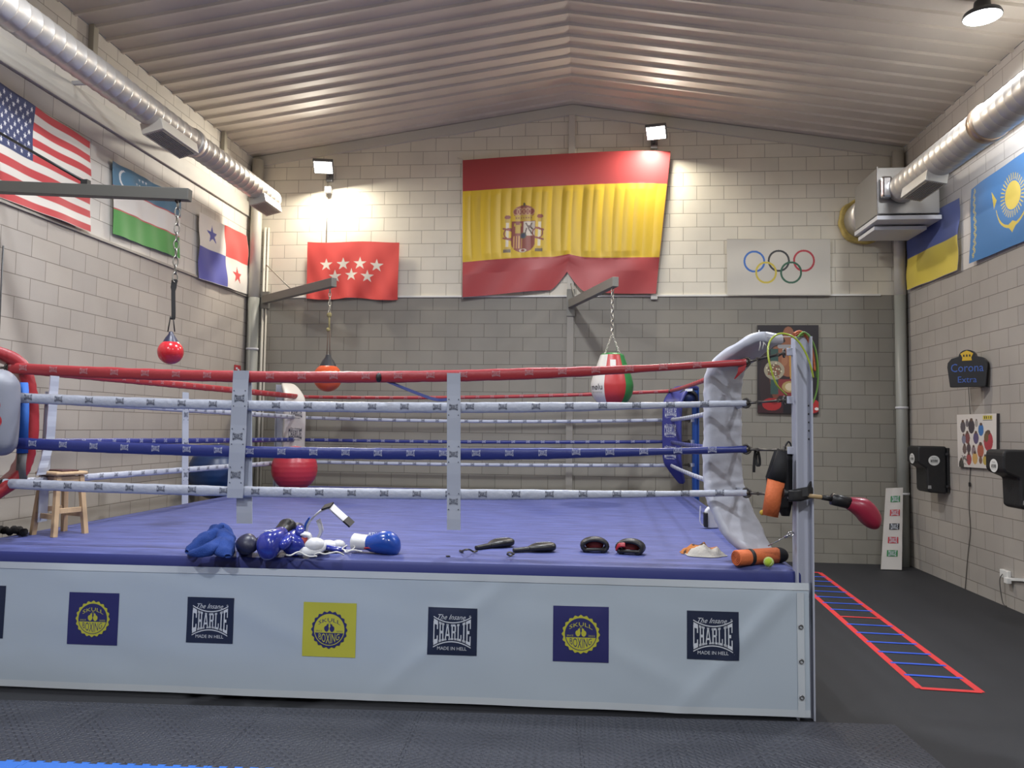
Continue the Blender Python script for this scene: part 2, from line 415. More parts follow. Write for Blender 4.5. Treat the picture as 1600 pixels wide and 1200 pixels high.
# ================================================================== LAMPS
def area(name, parent, loc, direction, size, watts, color, shape='DISK', sy=None):
    l = bpy.data.lights.new(name, 'AREA'); l.shape = shape; l.size = size
    if sy: l.size_y = sy
    l.energy = watts; l.color = color
    o = bpy.data.objects.new(name, l); COL.objects.link(o)
    o.rotation_euler = Vector(direction).to_track_quat('-Z', 'Y').to_euler()
    o.location = Vector(loc)-(parent.location if parent else Vector((0, 0, 0))); o.parent = parent
    return o
glow_bay = mat('lamp_glow', 'FFFFFF', .4, emit=12)
glow_fl = bpy.data.materials.new('flood_glow'); glow_fl.use_nodes = True
_b = glow_fl.node_tree.nodes['Principled BSDF']; _b.inputs['Emission Color'].default_value = (1, .97, .88, 1); _b.inputs['Emission Strength'].default_value = 14

def highbay(p, label, k=1.0):
    t = thing('highbay_lamp', label, 'ceiling lamp', p, 'round highbay lamps under the roof')
    x, y, z = p; zc = ceil_z(x)
    m = MB(); m.lathe([(0, .14), (.07, .14), (.08, .06), (.16, .03), (.172, .0), (.172, -.012), (.165, -.015)], (x, y, z), 32); m.build('housing', mat('lamp_housing', '3A3B3E', .4), t)
    m = MB(); m.lathe([(.165, -.013), (0, -.013)], (x, y, z), 32); m.build('diffuser', glow_bay, t)
    m = MB(); m.tube([(x, y, z+.13), (x, y, zc)], .008, 8); m.build('hanger', steel, t)
    a = area('bay_light', t, (x, y, z-.03), (0, 0, -1), .38, BAY_W*k, BAY_COL); a.data.spread = math.radians(170)
vis = at(1535, 25, Z=5.85)
highbay(vis, 'round white highbay lamp hanging at the upper right under the roof', .6)
for i, (x, y) in enumerate(((-3.0, 5.2), (-.3, 6.9), (-3.0, 1.0), (2.6, 1.0), (-.3, -2.2))):
    highbay(Vector((x, y, 5.9 if i not in (1, 4) else 6.3)), 'round highbay lamp under the roof, %s' % ['left side above the ring', 'under the ridge above the ring', 'left side near the front', 'right side near the front', 'centre near the front wall'][i], (.9, 1.25, .9, .9, 1)[i])

def floodlight(px, py, yy, label, tilt):
    p = at(px, py, Y=yy); t = thing('floodlight', label, 'floodlight', p)
    dr = Vector((tilt, -.55, -.83)).normalized(); q = dr.to_track_quat('-Z', 'Y').to_matrix()
    m = MB(); m.box(p-dr*.035, (.30, .24, .06), 0, q); m.build('housing', mat('flood_housing', '606062', .4), t, bevel=.01)
    m = MB(); m.box(p-dr*.002, (.26, .20, .008), 0, q); m.build('glass', glow_fl, t)
    m = MB(); m.tube([p-dr*.05+Vector((0, .03, 0)), (p.x, D-.03, p.z-.05)], .014, 8); m.box((p.x, D-.02, p.z-.05), (.1, .04, .14)); m.build('bracket', steel, t)
    a = area('flood_light', t, p+dr*.02, dr, .25, FLOOD_W, FLOOD_COL, 'RECTANGLE', .19)
    return p
f1 = floodlight(505, 262, D-.32, 'glowing floodlight on the back wall above the red flag with white stars', .12)
f2 = floodlight(1025, 208, D-.32, 'glowing floodlight above the right end of the big red and yellow flag', -.12)
m = MB(); a = at(512, 290, Y=D-.012); m.tube([(a.x, D-.012, a.z+.1), (a.x, D-.012, 4.6)], .008, 8)
tag(m.build('lamp_cable', cream), 'thin cream cable down the wall from left floodlight to the starred red flag', 'cable')
m = MB(); m.box(at(513, 297, Y=D-.04), (.1, .08, .1)); tag(m.build('junction_box', steelw, bevel=.01), 'small box on the wall just under the left floodlight', 'electrical box')

# ================================================================== AIR DUCTS
def duct(x, z, r, y0, y1, label, endcap):
    t = thing('air_duct', label, 'duct', (x, (y0+y1)/2, z))
    path, rad = [], []; y = y0; k = 0
    while y < y1:
        for dy, dr in ((0, 0), (.118, 0), (.124, .0035), (.130, .0035), (.136, 0)):
            path.append((x, min(y+dy, y1), z)); rad.append(r+dr)
        y += .1401
    # remove duplicates at the end
    pp, rr = [], []
    for a, b in zip(path, rad):
        if not pp or a[1] > pp[-1][1]+1e-5: pp.append(a); rr.append(b)
    m = MB(); m.tube(pp, rr, 28); m.build('duct_pipe', galv, t); return t
DLX, DLZ = -4.62, 5.12
dl = duct(DLX, DLZ, .145, YF, 10.75, 'long spiral steel air duct along the left wall', True)
for yy in (8.45,):
    m = MB(); m.tube([(DLX, yy-.05, DLZ), (DLX, yy-.045, DLZ), (DLX, yy+.045, DLZ), (DLX, yy+.05, DLZ)], [.147, .165, .165, .147], 28); m.build('joint_collar', galv, dl)
def diffuser(t, x, z, r, y0, y1, ang):
    """supply grille box on the underside of the duct, leaning by ang"""
    R = Matrix.Rotation(ang, 3, 'Y'); c = Vector((x, (y0+y1)/2, z)); L = y1-y0
    m = MB(); dn = R @ Vector((0, 0, -1)); m.box(c+dn*(r+.02), (.24, L, .12), 0, R); a = m.build('grille_box', mat('grille_white', 'C9C5BB', .45, metal=.3), t, bevel=.004)
    m = MB()
    for i in range(9): m.box(c+dn*(r+.084)+R @ Vector((-.09+i*.0225, 0, 0)), (.004, L-.06, .012), 0, R)
    m.build('grille_slats', mat('grille_slat', '8B8779', .5), a)
diffuser(dl, DLX, DLZ, .145, 7.55, 8.3, -.25); diffuser(dl, DLX, DLZ, .145, 10.15, 10.72, -.25)
diffuser(dl, DLX, DLZ, .145, 3.5, 4.1, -.25)
for yy in (9.2, 7.2, 5):
    m = MB(); m.box((DLX-.3, yy, DLZ+.16), (.62, .035, .035)); m.build('wall_bracket', steelw, dl)
DRX, DRZ, DRR = 3.93, 4.93, .18
dr_ = duct(DRX, DRZ, DRR, YF, 10.08, 'wide spiral steel air duct along the right wall ending in a box', False)
diffuser(dr_, DRX, DRZ, DRR, 9.0, 9.7, .2)
m = MB(); m.tube([(DRX, 7.9, DRZ), (DRX, 7.905, DRZ), (DRX, 7.99, DRZ), (DRX, 7.995, DRZ)], [DRR, DRR+.02, DRR+.02, DRR], 28); m.build('joint_collar', mat('copper_tint', 'B9A28C', .35, metal=.8), dr_)
# plenum box at its end
bxl, bxr = 3.72, 4.40; zt, zb = at(1371, 262, X=bxl).z, at(1371, 335, X=bxl).z
y1 = 10.12
zt = at(1371, 262, Y=y1).z; zb = at(1371, 334, Y=y1).z; bxl = at(1371, 300, Y=y1).x
t = thing('plenum_box', 'square sheet steel air box where the right duct meets the back wall', 'air box', ((bxl+bxr)/2, 10.5, (zt+zb)/2))
m = MB(); m.box(((bxl+bxr)/2, (y1+10.95)/2, (zt+zb)/2), (bxr-bxl, 10.95-y1, zt-zb)); m.build('box', mat('sheet_steel', 'A8A6A2', .32, metal=.6, var=.05, bscale=2), t, bevel=.006)
m = MB(); m.box(((bxl+bxr)/2, (y1+10.95)/2-.01, zb-.055), (bxr-bxl+.03, 10.95-y1+.02, .055)); m.box(((bxl+bxr)/2-.02, (y1+10.95)/2+.1, zb-.13), (bxr-bxl-.1, .6, .05)); m.build('support_rail', steelw, t, bevel=.006)
m = MB(); m.box((bxl-.004, y1, (zt+zb)/2), (.012, .03, zt-zb+.02)); m.build('corner_edge', chrome, t)
cx = bxl+.25; cz = (zt+zb)/2-.05
m = MB(); m.tube([(cx, 10.95, cz), (cx, D-.09, cz)], .27, 28); m.build('wall_sleeve', galv, t)
m = MB(); m.box(((bxl+bxl+.12)/2+.02, y1-.06, zt-.28), (.13, .12, .28)); m.build('elbow_flap', chrome, t, bevel=.03)
m = MB(); n = 40; P = []
for i in range(n):
    a = 2*math.pi*i/n; r = .33+.04*noise.noise(Vector((math.cos(a)*2, math.sin(a)*2, 3)))
    P.append((cx+r*math.cos(a), D-.1, cz+r*math.sin(a)))
m.prism(P, (0, .09, 0)); m.build('foam_seal', mat('pu_foam', 'B8A35E', .8, bump=.6, bscale=14, var=.15), t, bevel=.02)

# ================================================================== FLAGS AND POSTERS (printed cloth: colours of the print itself)
def flag_mat(name, rough=.65, sheen=.2): return mat(name, 'FFFFFF', rough, attr=True, sheen=sheen, bump=.05, bscale=250)
def printed(name, corners, nu, nv, paint, fold, m_, parent=None, edge=None, back=0):
    """grid between TL, TR, BR, BL; paint(U, V) -> rgb 0..1 sRGB arrays, U right, V down"""
    TL, TR, BRc, BLc = [np.array(c) for c in corners]
    U, V = np.meshgrid(np.linspace(0, 1, nu), np.linspace(0, 1, nv))
    U2, V2 = (U, V) if edge is None else edge(U, V)
    a = 1-U2; b = 1-V2
    P = (TL*(a*b)[..., None]+TR*(U2*b)[..., None]+BRc*(U2*V2)[..., None]+BLc*(a*V2)[..., None])
    nrm = np.cross(TR-TL, BLc-TL); nrm = nrm/np.linalg.norm(nrm)
    if nrm @ (np.array([0, 0, CAMZ])-TL) < 0: nrm = -nrm
    P = P+nrm*fold(U, V)[..., None]
    C = np.clip(paint(U, V), 0, 1); C = np.where(C <= .04045, C/12.92, ((C+.055)/1.055)**2.4)
    me = bpy.data.meshes.new(name); idx = np.arange(nu*nv).reshape(nv, nu)
    F = np.stack([idx[:-1, :-1], idx[1:, :-1], idx[1:, 1:], idx[:-1, 1:]], -1).reshape(-1, 4)
    off = np.array(parent.location) if parent is not None else 0
    me.from_pydata((P.reshape(-1, 3)-off).tolist(), [], F.tolist())
    at_ = me.color_attributes.new('Col', 'FLOAT_COLOR', 'POINT')
    at_.data.foreach_set('color', np.concatenate([C.reshape(-1, 3), np.ones((nu*nv, 1))], 1).ravel())
    me.polygons.foreach_set('use_smooth', [True]*len(F)); me.materials.append(m_); me.update()
    o = bpy.data.objects.new(name, me); COL.objects.link(o)
    if parent is not None: o.parent = parent
    return o
def hx(s): return np.array([int(s[i:i+2], 16)/255 for i in (0, 2, 4)])
class Paint:
    """layered masks on arrays; coordinates in any unit given by scale"""
    def __init__(s, U, V, w, h, base): s.X = U*w; s.Y = V*h; s.C = np.ones(U.shape+(3,))*hx(base)
    def put(s, mask, c, soft=None): s.C[mask] = hx(c)
    def rect(s, x0, y0, x1, y1, c): s.put((s.X >= x0) & (s.X < x1) & (s.Y >= y0) & (s.Y < y1), c)
    def ell(s, cx, cy, rx, ry, c): s.put(((s.X-cx)/rx)**2+((s.Y-cy)/ry)**2 < 1, c)
    def ring(s, cx, cy, r, t, c): d = np.hypot(s.X-cx, s.Y-cy); s.put(np.abs(d-r) < t/2, c)
    def poly(s, pts, c):
        ins = np.zeros(s.X.shape, bool); n = len(pts)
        for i in range(n):
            x0, y0 = pts[i]; x1, y1 = pts[(i+1) % n]
            if y0 == y1: continue
            k = ((y0 > s.Y) != (y1 > s.Y)) & (s.X < (x1-x0)*(s.Y-y0)/(y1-y0)+x0); ins ^= k
        s.put(ins, c)
    def star(s, cx, cy, r, c, rot=0, k=.382):
        s.poly([(cx+(r if i % 2 == 0 else r*k)*math.sin(rot+math.pi*i/5), cy-(r if i % 2 == 0 else r*k)*math.cos(rot+math.pi*i/5)) for i in range(10)], c)
    def line(s, x0, y0, x1, y1, t, c):
        L2 = (x1-x0)**2+(y1-y0)**2; tt = np.clip(((s.X-x0)*(x1-x0)+(s.Y-y0)*(y1-y0))/L2, 0, 1)
        s.put(np.hypot(s.X-x0-tt*(x1-x0), s.Y-y0-tt*(y1-y0)) < t/2, c)
def gentle(amp, seed=0, kx=9, ky=4):
    def f(U, V):
        return .03+amp*(np.sin(U*kx+seed+V*2)*.5+np.sin(U*kx*2.3-V*ky+seed*2)*.3+np.sin(V*ky*2+U*3+seed)*.4)
    return f
XLF, XRF, YBF = XL+.02, XR-.02, D-.03
fcloth = flag_mat('flag_cloth')

def p_us(U, V):
    p = Paint(U, V, 1.9, 1, 'D6D0C6')
    for i in range(0, 13, 2): p.rect(0, i/13, 1.9, (i+1)/13, 'B8383C')
    p.rect(0, 0, .76, 7/13, '353D63')
    for r in range(9):
        n = 6 if r % 2 == 0 else 5
        for k in range(n): p.star((.063 if n == 6 else .126)+k*.126, .054*(r+1), .032, 'DEDCDC')
    return p.C
e0 = at(137, 222, X=XLF); e1 = at(137, 363, X=XLF); ys = e0.y-1.36
o = printed('flag', [(XLF, ys, e0.z+.06), e0, e1, (XLF, ys, e1.z-.0)], 260, 140, p_us, gentle(.022, 1, 7, 5), fcloth)
tag(o, 'flag with red and white stripes and white stars on blue, on the left wall', 'flag', 'flags hung around the walls')
def p_uz(U, V):
    p = Paint(U, V, 2, 1.1, 'D8D3CB')
    p.rect(0, 0, 2, .36, '4E7891'); p.rect(0, .36, 2, .38, 'B8484C'); p.rect(0, .70, 2, .72, 'B8484C'); p.rect(0, .72, 2, 1.2, '4E9447')
    p.ell(.30, .19, .12, .13, 'D5D8D8'); p.ell(.345, .19, .115, .12, '4E7891')
    for r, n in ((0, 3), (1, 4), (2, 5)):
        for k in range(n): p.star(.88-.09*k, .09+.09*r, .03, 'D5D8D8')
    return p.C
o = printed('flag', [at(173, 251, X=XLF), at(280, 309, X=XLF), at(278, 404, X=XLF), at(174, 365, X=XLF)], 180, 110, p_uz, gentle(.02, 4, 12, 3), fcloth)
tag(o, 'blue, white and green flag with a crescent on the left wall behind the steel arm', 'flag', 'flags hung around the walls')
def p_pa(U, V):
    p = Paint(U, V, 2, 1.3, 'D9D4CB'); p.rect(1, 0, 2, .65, 'D14740'); p.rect(0, .65, 1, 1.3, '4A4E9E')
    p.star(.52, .33, .2, '4A4E9E'); p.star(1.45, .97, .2, 'C43C3A'); return p.C
o = printed('flag', [at(307, 331, X=XLF), at(384, 369, X=XLF), at(388, 461, X=XLF), at(308, 435, X=XLF)], 140, 110, p_pa, gentle(.02, 2, 8, 6), fcloth)
tag(o, 'quartered white, red and blue flag with two stars by the left corner', 'flag', 'flags hung around the walls')
def p_md(U, V):
    p = Paint(U, V, 142, 90, 'C9403A')
    for cx, cy in ((30, 35), (56, 35), (82, 35), (108, 37), (44, 54), (69, 53), (94, 55)): p.star(cx, cy, 10.5, 'D8D2C4')
    return p.C
def drape(amp, seed):
    def f(U, V): return .035+amp*(V*np.sin(U*17+V*5+seed)+.6*V*np.sin(U*31-V*7+seed)+.4*np.sin(U*6+seed))
    return f
def edge_md(U, V): return U, V+.02*np.sin(U*9)*V+.012*np.sin(U*math.pi*2.5)*(1-V)
o = printed('flag', [at(482, 379, Y=YBF), at(625, 379, Y=YBF), at(622, 468, Y=YBF), at(480, 467, Y=YBF)], 240, 150, p_md, drape(.014, 1), fcloth, edge=edge_md)
tag(o, 'red flag with seven white stars on the back wall below the left floodlight', 'flag', 'flags hung around the walls')
def p_es(U, V):
    p = Paint(U, V, 320, 216, 'A03436')
    p.rect(0, 50, 320, 161, 'D2B022'); q = '8A4638'; ye = 'B99A35'
    cx = 99; g = lambda a: a-3
    # crown
    p.ell(cx, g(92), 17, 11, q); p.rect(cx-14, g(96), cx+14, g(105), ye); p.ell(cx, g(80), 2, 3, '5A5030')
    for k in range(-2, 3): p.ring(cx+k*6, g(91), 5, 1.2, 'B99068')
    for k in range(-3, 4): p.ell(cx+k*4, g(101), 1.1, 1.1, q)
    # shield
    top, mid, bot = g(106), g(129), g(155)
    p.rect(cx-19, top, cx+19, g(143), q); p.ell(cx, g(141), 19, 15, q)
    p.rect(cx, top+1, cx+18, mid, 'CFC5B5')
    for a, b, c_, d_ in ((4, 4, 9, 12), (9, 12, 13, 4), (5, 12, 3, 20), (8, 12, 14, 20), (9, 8, 15, 13)): p.line(cx+a, top+b, cx+c_, top+d_, 2.2, '6B5A50')
    p.rect(cx-13, top+6, cx-5, top+19, ye); p.rect(cx-15, top+3, cx-12, top+8, ye); p.rect(cx-6, top+3, cx-3, top+8, ye)
    for k in range(4): p.rect(cx-16+k*4.2, mid, cx-14+k*4.2, g(149), 'C89A5A')
    p.ell(cx, mid, 5, 5, '5B5A48'); p.ell(cx, mid, 3, 3.4, '39415A')
    p.ell(cx, g(153), 6, 3, 'C8BBA8'); p.ell(cx, g(153), 3, 1.8, q)
    for sx in (-26, 26):
        x = cx+sx; p.rect(x-2.5, g(108), x+2.5, g(146), 'D0C7B2'); p.rect(x-4, g(102), x+4, g(108), ye); p.ell(x, g(99), 5, 3.2, q)
        p.rect(x-5, g(147), x+5, g(150), ye); p.rect(x-6, g(150), x+6, g(155), '6A5C48')
        for yy in (118, 133): p.line(x-6, g(yy-1), x+6, g(yy+2), 3, q)
        p.ring(x-3*np.sign(sx), g(125), 8, 2, q)
    return p.C
def edge_es(U, V):
    a = .020*np.sin(U*math.pi*1.15+2.2)-.01*U
    lift = np.clip(1-np.abs(U-.545)/.085, 0, 1)**1.3*.13*np.clip((V-.7)/.3, 0, 1)+np.exp(-((U-.52)/.2)**2)*.03*np.clip((V-.6)/.4, 0, 1)
    sag = -.02*np.sin(U*math.pi*2.2)*np.clip((V-.2)/.5, 0, 1)
    return U-.055*U*V, V+a+sag*.5-lift
def fold_es(U, V):
    mid = np.clip((V-.22)/.05, 0, 1)*np.clip((.76-V)/.06, 0, 1)
    f = .06+.015*np.sin(U*9)
    f = f+mid*(.008*np.abs(np.sin(U*62+np.sin(V*4)*.7))+.006*np.sin(U*38+V*2+np.sin(U*11)*1.5))
    low = np.clip((V-.74)/.1, 0, 1)
    f = f+low*(.012*np.sin((U-.55)*26/(0.4+V))+.014*np.sin(U*16+V*9))
    return f
o = printed('flag', [at(724, 249, Y=YBF), at(1047, 243, Y=YBF), at(1042, 466, Y=YBF), at(724, 462, Y=YBF)], 420, 260, p_es, fold_es, mat('silky_flag_cloth', 'FFFFFF', .42, attr=True, sheen=.3), edge=edge_es)
tag(o, 'very big red and yellow flag with a crowned shield, centre of the back wall', 'flag', 'flags hung around the walls')
m = MB(); a = at(723, 249, Y=YBF-.03); b = at(723, 466, Y=YBF-.03); m.tube([a+Vector((-.08, 0, .02)), a, (a+b)/2, b], .012, 8)
m.build('edge_cord', cream, o)
def p_ol(U, V):
    p = Paint(U, V, 161, 87, 'C6C1B5')
    for cx, cy, c in ((43, 35, '3E6CB4'), (81, 34, '38383A'), (120, 34, 'B03A44'), (61, 52, 'C8B448'), (100, 52, '35604A')): p.ring(cx, cy, 15.5, 3, c)
    p.rect(0, 0, 161, 1, 'B5AFA3'); p.rect(0, 86, 161, 87, 'B5AFA3'); return p.C
o = printed('flag', [at(1135, 374, Y=YBF), at(1296, 374, Y=YBF), at(1297, 462, Y=YBF), at(1136, 462, Y=YBF)], 320, 180, p_ol, gentle(.012, 3, 6, 4), fcloth)
tag(o, 'white flag with five interlaced coloured rings on the back wall', 'flag', 'flags hung around the walls')
def p_ua(U, V):
    p = Paint(U, V, 1, 1, '3E4F8E'); p.rect(0, .5, 1, 1, 'C9B53A'); return p.C
o = printed('flag', [at(1421, 357, X=XRF), at(1502, 309, X=XRF), at(1501, 422, X=XRF), at(1420, 454, X=XRF)], 90, 90, p_ua, gentle(.02, 5, 6, 6), fcloth)
tag(o, 'blue over yellow flag on the right wall beside the corner pipe', 'flag', 'flags hung around the walls')
def p_kz(U, V):
    p = Paint(U, V, 2, 1, '2F6FA8'); g = 'CDB43E'
    for i in range(34):
        y = .05+i*.0265
        p.ring(.11+.02*math.sin(i*1.7), y, .016, .011, 'C4B24E')
    p.ell(1.0, .40, .165, .165, g)
    for i in range(32):
        a = 2*math.pi*i/32; p.line(1+.185*math.cos(a), .40+.185*math.sin(a), 1+.25*math.cos(a), .40+.25*math.sin(a), .014, g)
    for sg in (-1, 1):
        prev = (1, .76)
        for k in range(1, 9):
            a = k/8*1.35; q = (1+sg*.36*math.sin(a), .40+.36*math.cos(a)); p.line(*prev, *q, .045*(1-k/11), g); prev = q
        p.poly([(1+sg*.33, .36), (1+sg*.43, .22), (1+sg*.40, .45)], g)
    p.poly([(.9, .74), (1, .70), (1.1, .74), (1, .84)], g); return p.C
k0 = at(1521, 296, X=XRF); k1 = at(1521, 412, X=XRF); yy = k0.y-1.75
o = printed('flag', [k0, (XRF, yy, k0.z+.06), (XRF, yy, k1.z), k1], 300, 160, p_kz, gentle(.016, 6, 6, 4), fcloth)
tag(o, 'sky blue flag with a yellow sun and eagle on the right wall', 'flag', 'flags hung around the walls')

# posters
def poster(name, corners, nu, nv, paint, label, depth):
    TL, TR, BRc, BLc = [Vector(c) for c in corners]; c = (TL+TR+BRc+BLc)/4
    n = (TR-TL).cross(BLc-TL).normalized()
    if n.dot(Vector((0, 0, CAMZ))-c) < 0: n = -n
    t = thing(name, label, 'poster', c)
    m = MB(); m.prism([p-n*.002 for p in (TL, TR, BRc, BLc)], -n*depth); m.build('backing_board', mat('board_edge_'+name, '3A3638', .6), t)
    printed('print', corners, nu, nv, paint, lambda U, V: U*0, mat('poster_print', 'FFFFFF', .4, attr=True), t)
def p_box(U, V):
    p = Paint(U, V, 95, 140, '272226'); s = '8C5A42'; s2 = '6E4232'
    p.ell(30, 90, 28, 60, '33282A')
    p.rect(0, 128, 95, 140, '3A2226')
    p.ell(48, 14, 10, 13, '2C1E1A'); p.ell(48, 14, 8.4, 11.5, s); p.rect(43, 24, 53, 33, s)
    p.ell(48, 54, 20, 28, s); p.ell(30, 46, 9, 12, s); p.ell(66, 46, 9, 12, s)
    p.line(27, 48, 22, 78, 12, s2); p.line(69, 48, 76, 78, 12, s2); p.line(22, 78, 28, 112, 10, s2); p.line(76, 78, 74, 112, 10, s2)
    p.line(34, 34, 62, 34, 6, '8F8F90'); p.ell(42, 56, 5, 9, '9A6A4E'); p.ell(54, 56, 5, 9, '9A6A4E')
    p.line(50, 36, 52, 84, 3, 'B58A42')
    p.rect(30, 86, 68, 112, '7E3434'); p.ell(50, 98, 12, 9, 'A38C5A'); p.ell(50, 98, 7, 6, 'C8B898')
    p.rect(20, 38, 32, 110, '36504A'); p.ell(26, 72, 16, 15, '9A937E'); p.ell(26, 72, 11, 10, '6E5A48')
    for i in range(26):
        a = i*2.4; r = 2+i*.42; p.ell(26+r*math.cos(a), 72+r*math.sin(a), 1.3, 1.3, 'CFC6A8' if i % 2 else '8A4A38')
    p.ell(22, 126, 15, 10, '9E2A2C'); p.ell(26, 122, 6, 4, '7C1E22'); p.ell(84, 128, 14, 11, 'A83030'); p.ell(92, 132, 3.2, 2.2, 'D8D4D0'); p.rect(40, 114, 74, 140, '1C1A20')
    return p.C
poster('boxer_poster', [at(1184, 508, Y=D-.05), at(1279, 508, Y=D-.05), at(1279, 647, Y=D-.05), at(1184, 645, Y=D-.05)], 150, 210, p_box,
       'dark poster of a bare-chested boxer with champion belts and red gloves on the back wall', .03)
def p_crowd(U, V):
    p = Paint(U, V, 62, 85, 'CFC9C2'); rnd = random.Random(3)
    p.rect(42, 3, 56, 9, 'C9B950')
    for x in range(4): p.rect(44+x*3, 4, 45.4+x*3, 8, '4A4638')
    p.rect(42, 9.5, 56, 10.5, '5A5648')
    F = [(10, 12, 5, '5A5458'), (17, 10, 3, '6A6468'), (24, 10, 6, '454044'), (32, 10, 3, '9A9690'), (39, 17, 5, '3F6FA8'), (50, 30, 8, 'A84048'), (47, 30, 4, '6E5A42'),
         (17, 30, 5, '7A4A4A'), (31, 30, 5, '5A5070'), (11, 34, 4, '7A7A8A'), (12, 50, 4, '6E5E5A'), (19, 48, 4, '54484C'), (38, 48, 6, 'A8604A'), (27, 52, 4, '8A7A7E'),
         (19, 64, 5, 'A0504E'), (29, 62, 5, 'C8A060'), (38, 68, 3, '7A5A4A'), (45, 66, 4, 'B8A04E'), (51, 58, 4, '9A8A8E'), (54, 72, 4, '4A3A5A'), (6, 74, 5, '46443F')]
    for x, y, r, c in F:
        p.ell(x, y+r*1.6, r*.85, r*1.9, c); p.ell(x, y-1, r*.4, r*.48, '5E4A40')
    for i in range(12): p.line(3+rnd.random()*14, 66+rnd.random()*16, 5+rnd.random()*12, 68+rnd.random()*14, .9, '5A5650')
    return p.C
poster('crowd_poster', [at(1495, 648, X=XR-.035), at(1557, 646, X=XR-.035), at(1557, 733, X=XR-.035), at(1497, 729, X=XR-.035)], 130, 170, p_crowd,
       'pale poster crowded with small painted figures on the right wall', .03)

# ================================================================== BOXING RING
def canvas_mat():
    m = mat('ring_canvas', '485087', .6, bump=.45, bscale=6, var=.26, stretch=(.6, 3.2, 1)); return m
cv = canvas_mat(); cvs = mat('canvas_side', '2C3474', .5, bump=.1, bscale=6)
vinyl = mat('white_vinyl', 'B3BFCA', .34, bump=.04, bscale=5, coat=.1)
navy = mat('print_navy', '1C2640', .5); indigo = mat('print_indigo', '2B2C66', .5); yel = mat('print_yellow', 'BDBB3F', .5); pwhite = mat('print_white', 'CDD2DA', .5)
hem = mat('vinyl_hem', 'C3CAD0', .4)
red = mat('red_vinyl', 'A03238', .38, bump=.12, bscale=25); blue = mat('blue_vinyl', '2A3478', .38, bump=.12, bscale=25)
whitev = mat('white_rope_vinyl', 'B3B8C6', .38, bump=.3, bscale=25)
padw = mat('pad_white_vinyl', 'BCBFCA', .36, bump=.22, bscale=9); padb = mat('pad_blue_vinyl', '3A3F86', .4, bump=.08, bscale=9); padr = mat('pad_red_vinyl', '96252D', .4, bump=.2, bscale=12)
logo_d = mat('logo_dark', '33384A', .5); logo_l = mat('logo_light', 'B9BDD2', .5); logo_r = mat('logo_rose', 'B98A90', .5)
wpost = mat('post_white', 'AFB2C0', .4, bump=.05, bscale=4)

ctr = (FR+FL+BL+BR)/4
ring = thing('boxing_ring', 'raised boxing ring with blue canvas, white apron and four coloured ropes', 'boxing ring', (ctr.x, ctr.y, 0))

# platform body under the canvas
def inset(k, z):
    out = []
    for c, sx, sy in ((FR, -1, 1), (FL, 1, 1), (BL, 1, -1), (BR, -1, -1)): out.append(Vector((c.x+sx*k, c.y+sy*k, z)))
    return out
m = MB(); q = inset(.06, 0.02); m.prism(q, (0, 0, .80)); m.build('platform', mat('platform_steel', '3A3C44', .6), ring)
# canvas: slightly wrinkled top with rolled edges
def build_canvas():
    m = MB(); nx, ny = 90, 90; q = inset(.03, 0); ring_ = []
    def P(u, v): return q[1]*(1-u)*(1-v)+q[0]*u*(1-v)+q[3]*u*v+q[2]*(1-u)*v
    vs = []
    for j in range(ny+1):
        for i in range(nx+1):
            u, v = i/nx, j/ny; p = P(u, v)
            e = min(u, 1-u, v, 1-v)*6.0
            z = CZ-.022*max(0, 1-e/.07)**2
            z += .0035*noise.noise(Vector((p.x*.8, p.y*4, 1)))*min(1, e*4)
            vs.append((p.x, p.y, z))
    fs = []; k = nx+1
    for j in range(ny):
        for i in range(nx): fs.append((j*k+i, j*k+i+1, (j+1)*k+i+1, (j+1)*k+i))
    m.add(vs, fs, 0, True)
    # skirt
    bd = [(i, 0) for i in range(nx)]+[(nx, j) for j in range(ny)]+[(nx-i, ny) for i in range(nx)]+[(0, ny-j) for j in range(ny)]
    sk = []; cc = P(.5, .5)
    for (i, j) in bd:
        a = Vector(vs[j*k+i]); d = (a-cc); d.z = 0; d.normalize()
        w = .002*noise.noise(a*3)
        sk += [a, a+Vector((d.x*.012, d.y*.012, -.02)), a+Vector((d.x*.014, d.y*.014, -.085+w))]
    n = len(bd); f2 = []
    for b in range(n):
        b2 = (b+1) % n
        for r in (0, 1): f2.append((b*3+r, b*3+r+1, b2*3+r+1, b2*3+r))
    m.add(sk, f2, 1, True)
    return m
canvas = build_canvas().build('canvas', [cv, cvs], ring)

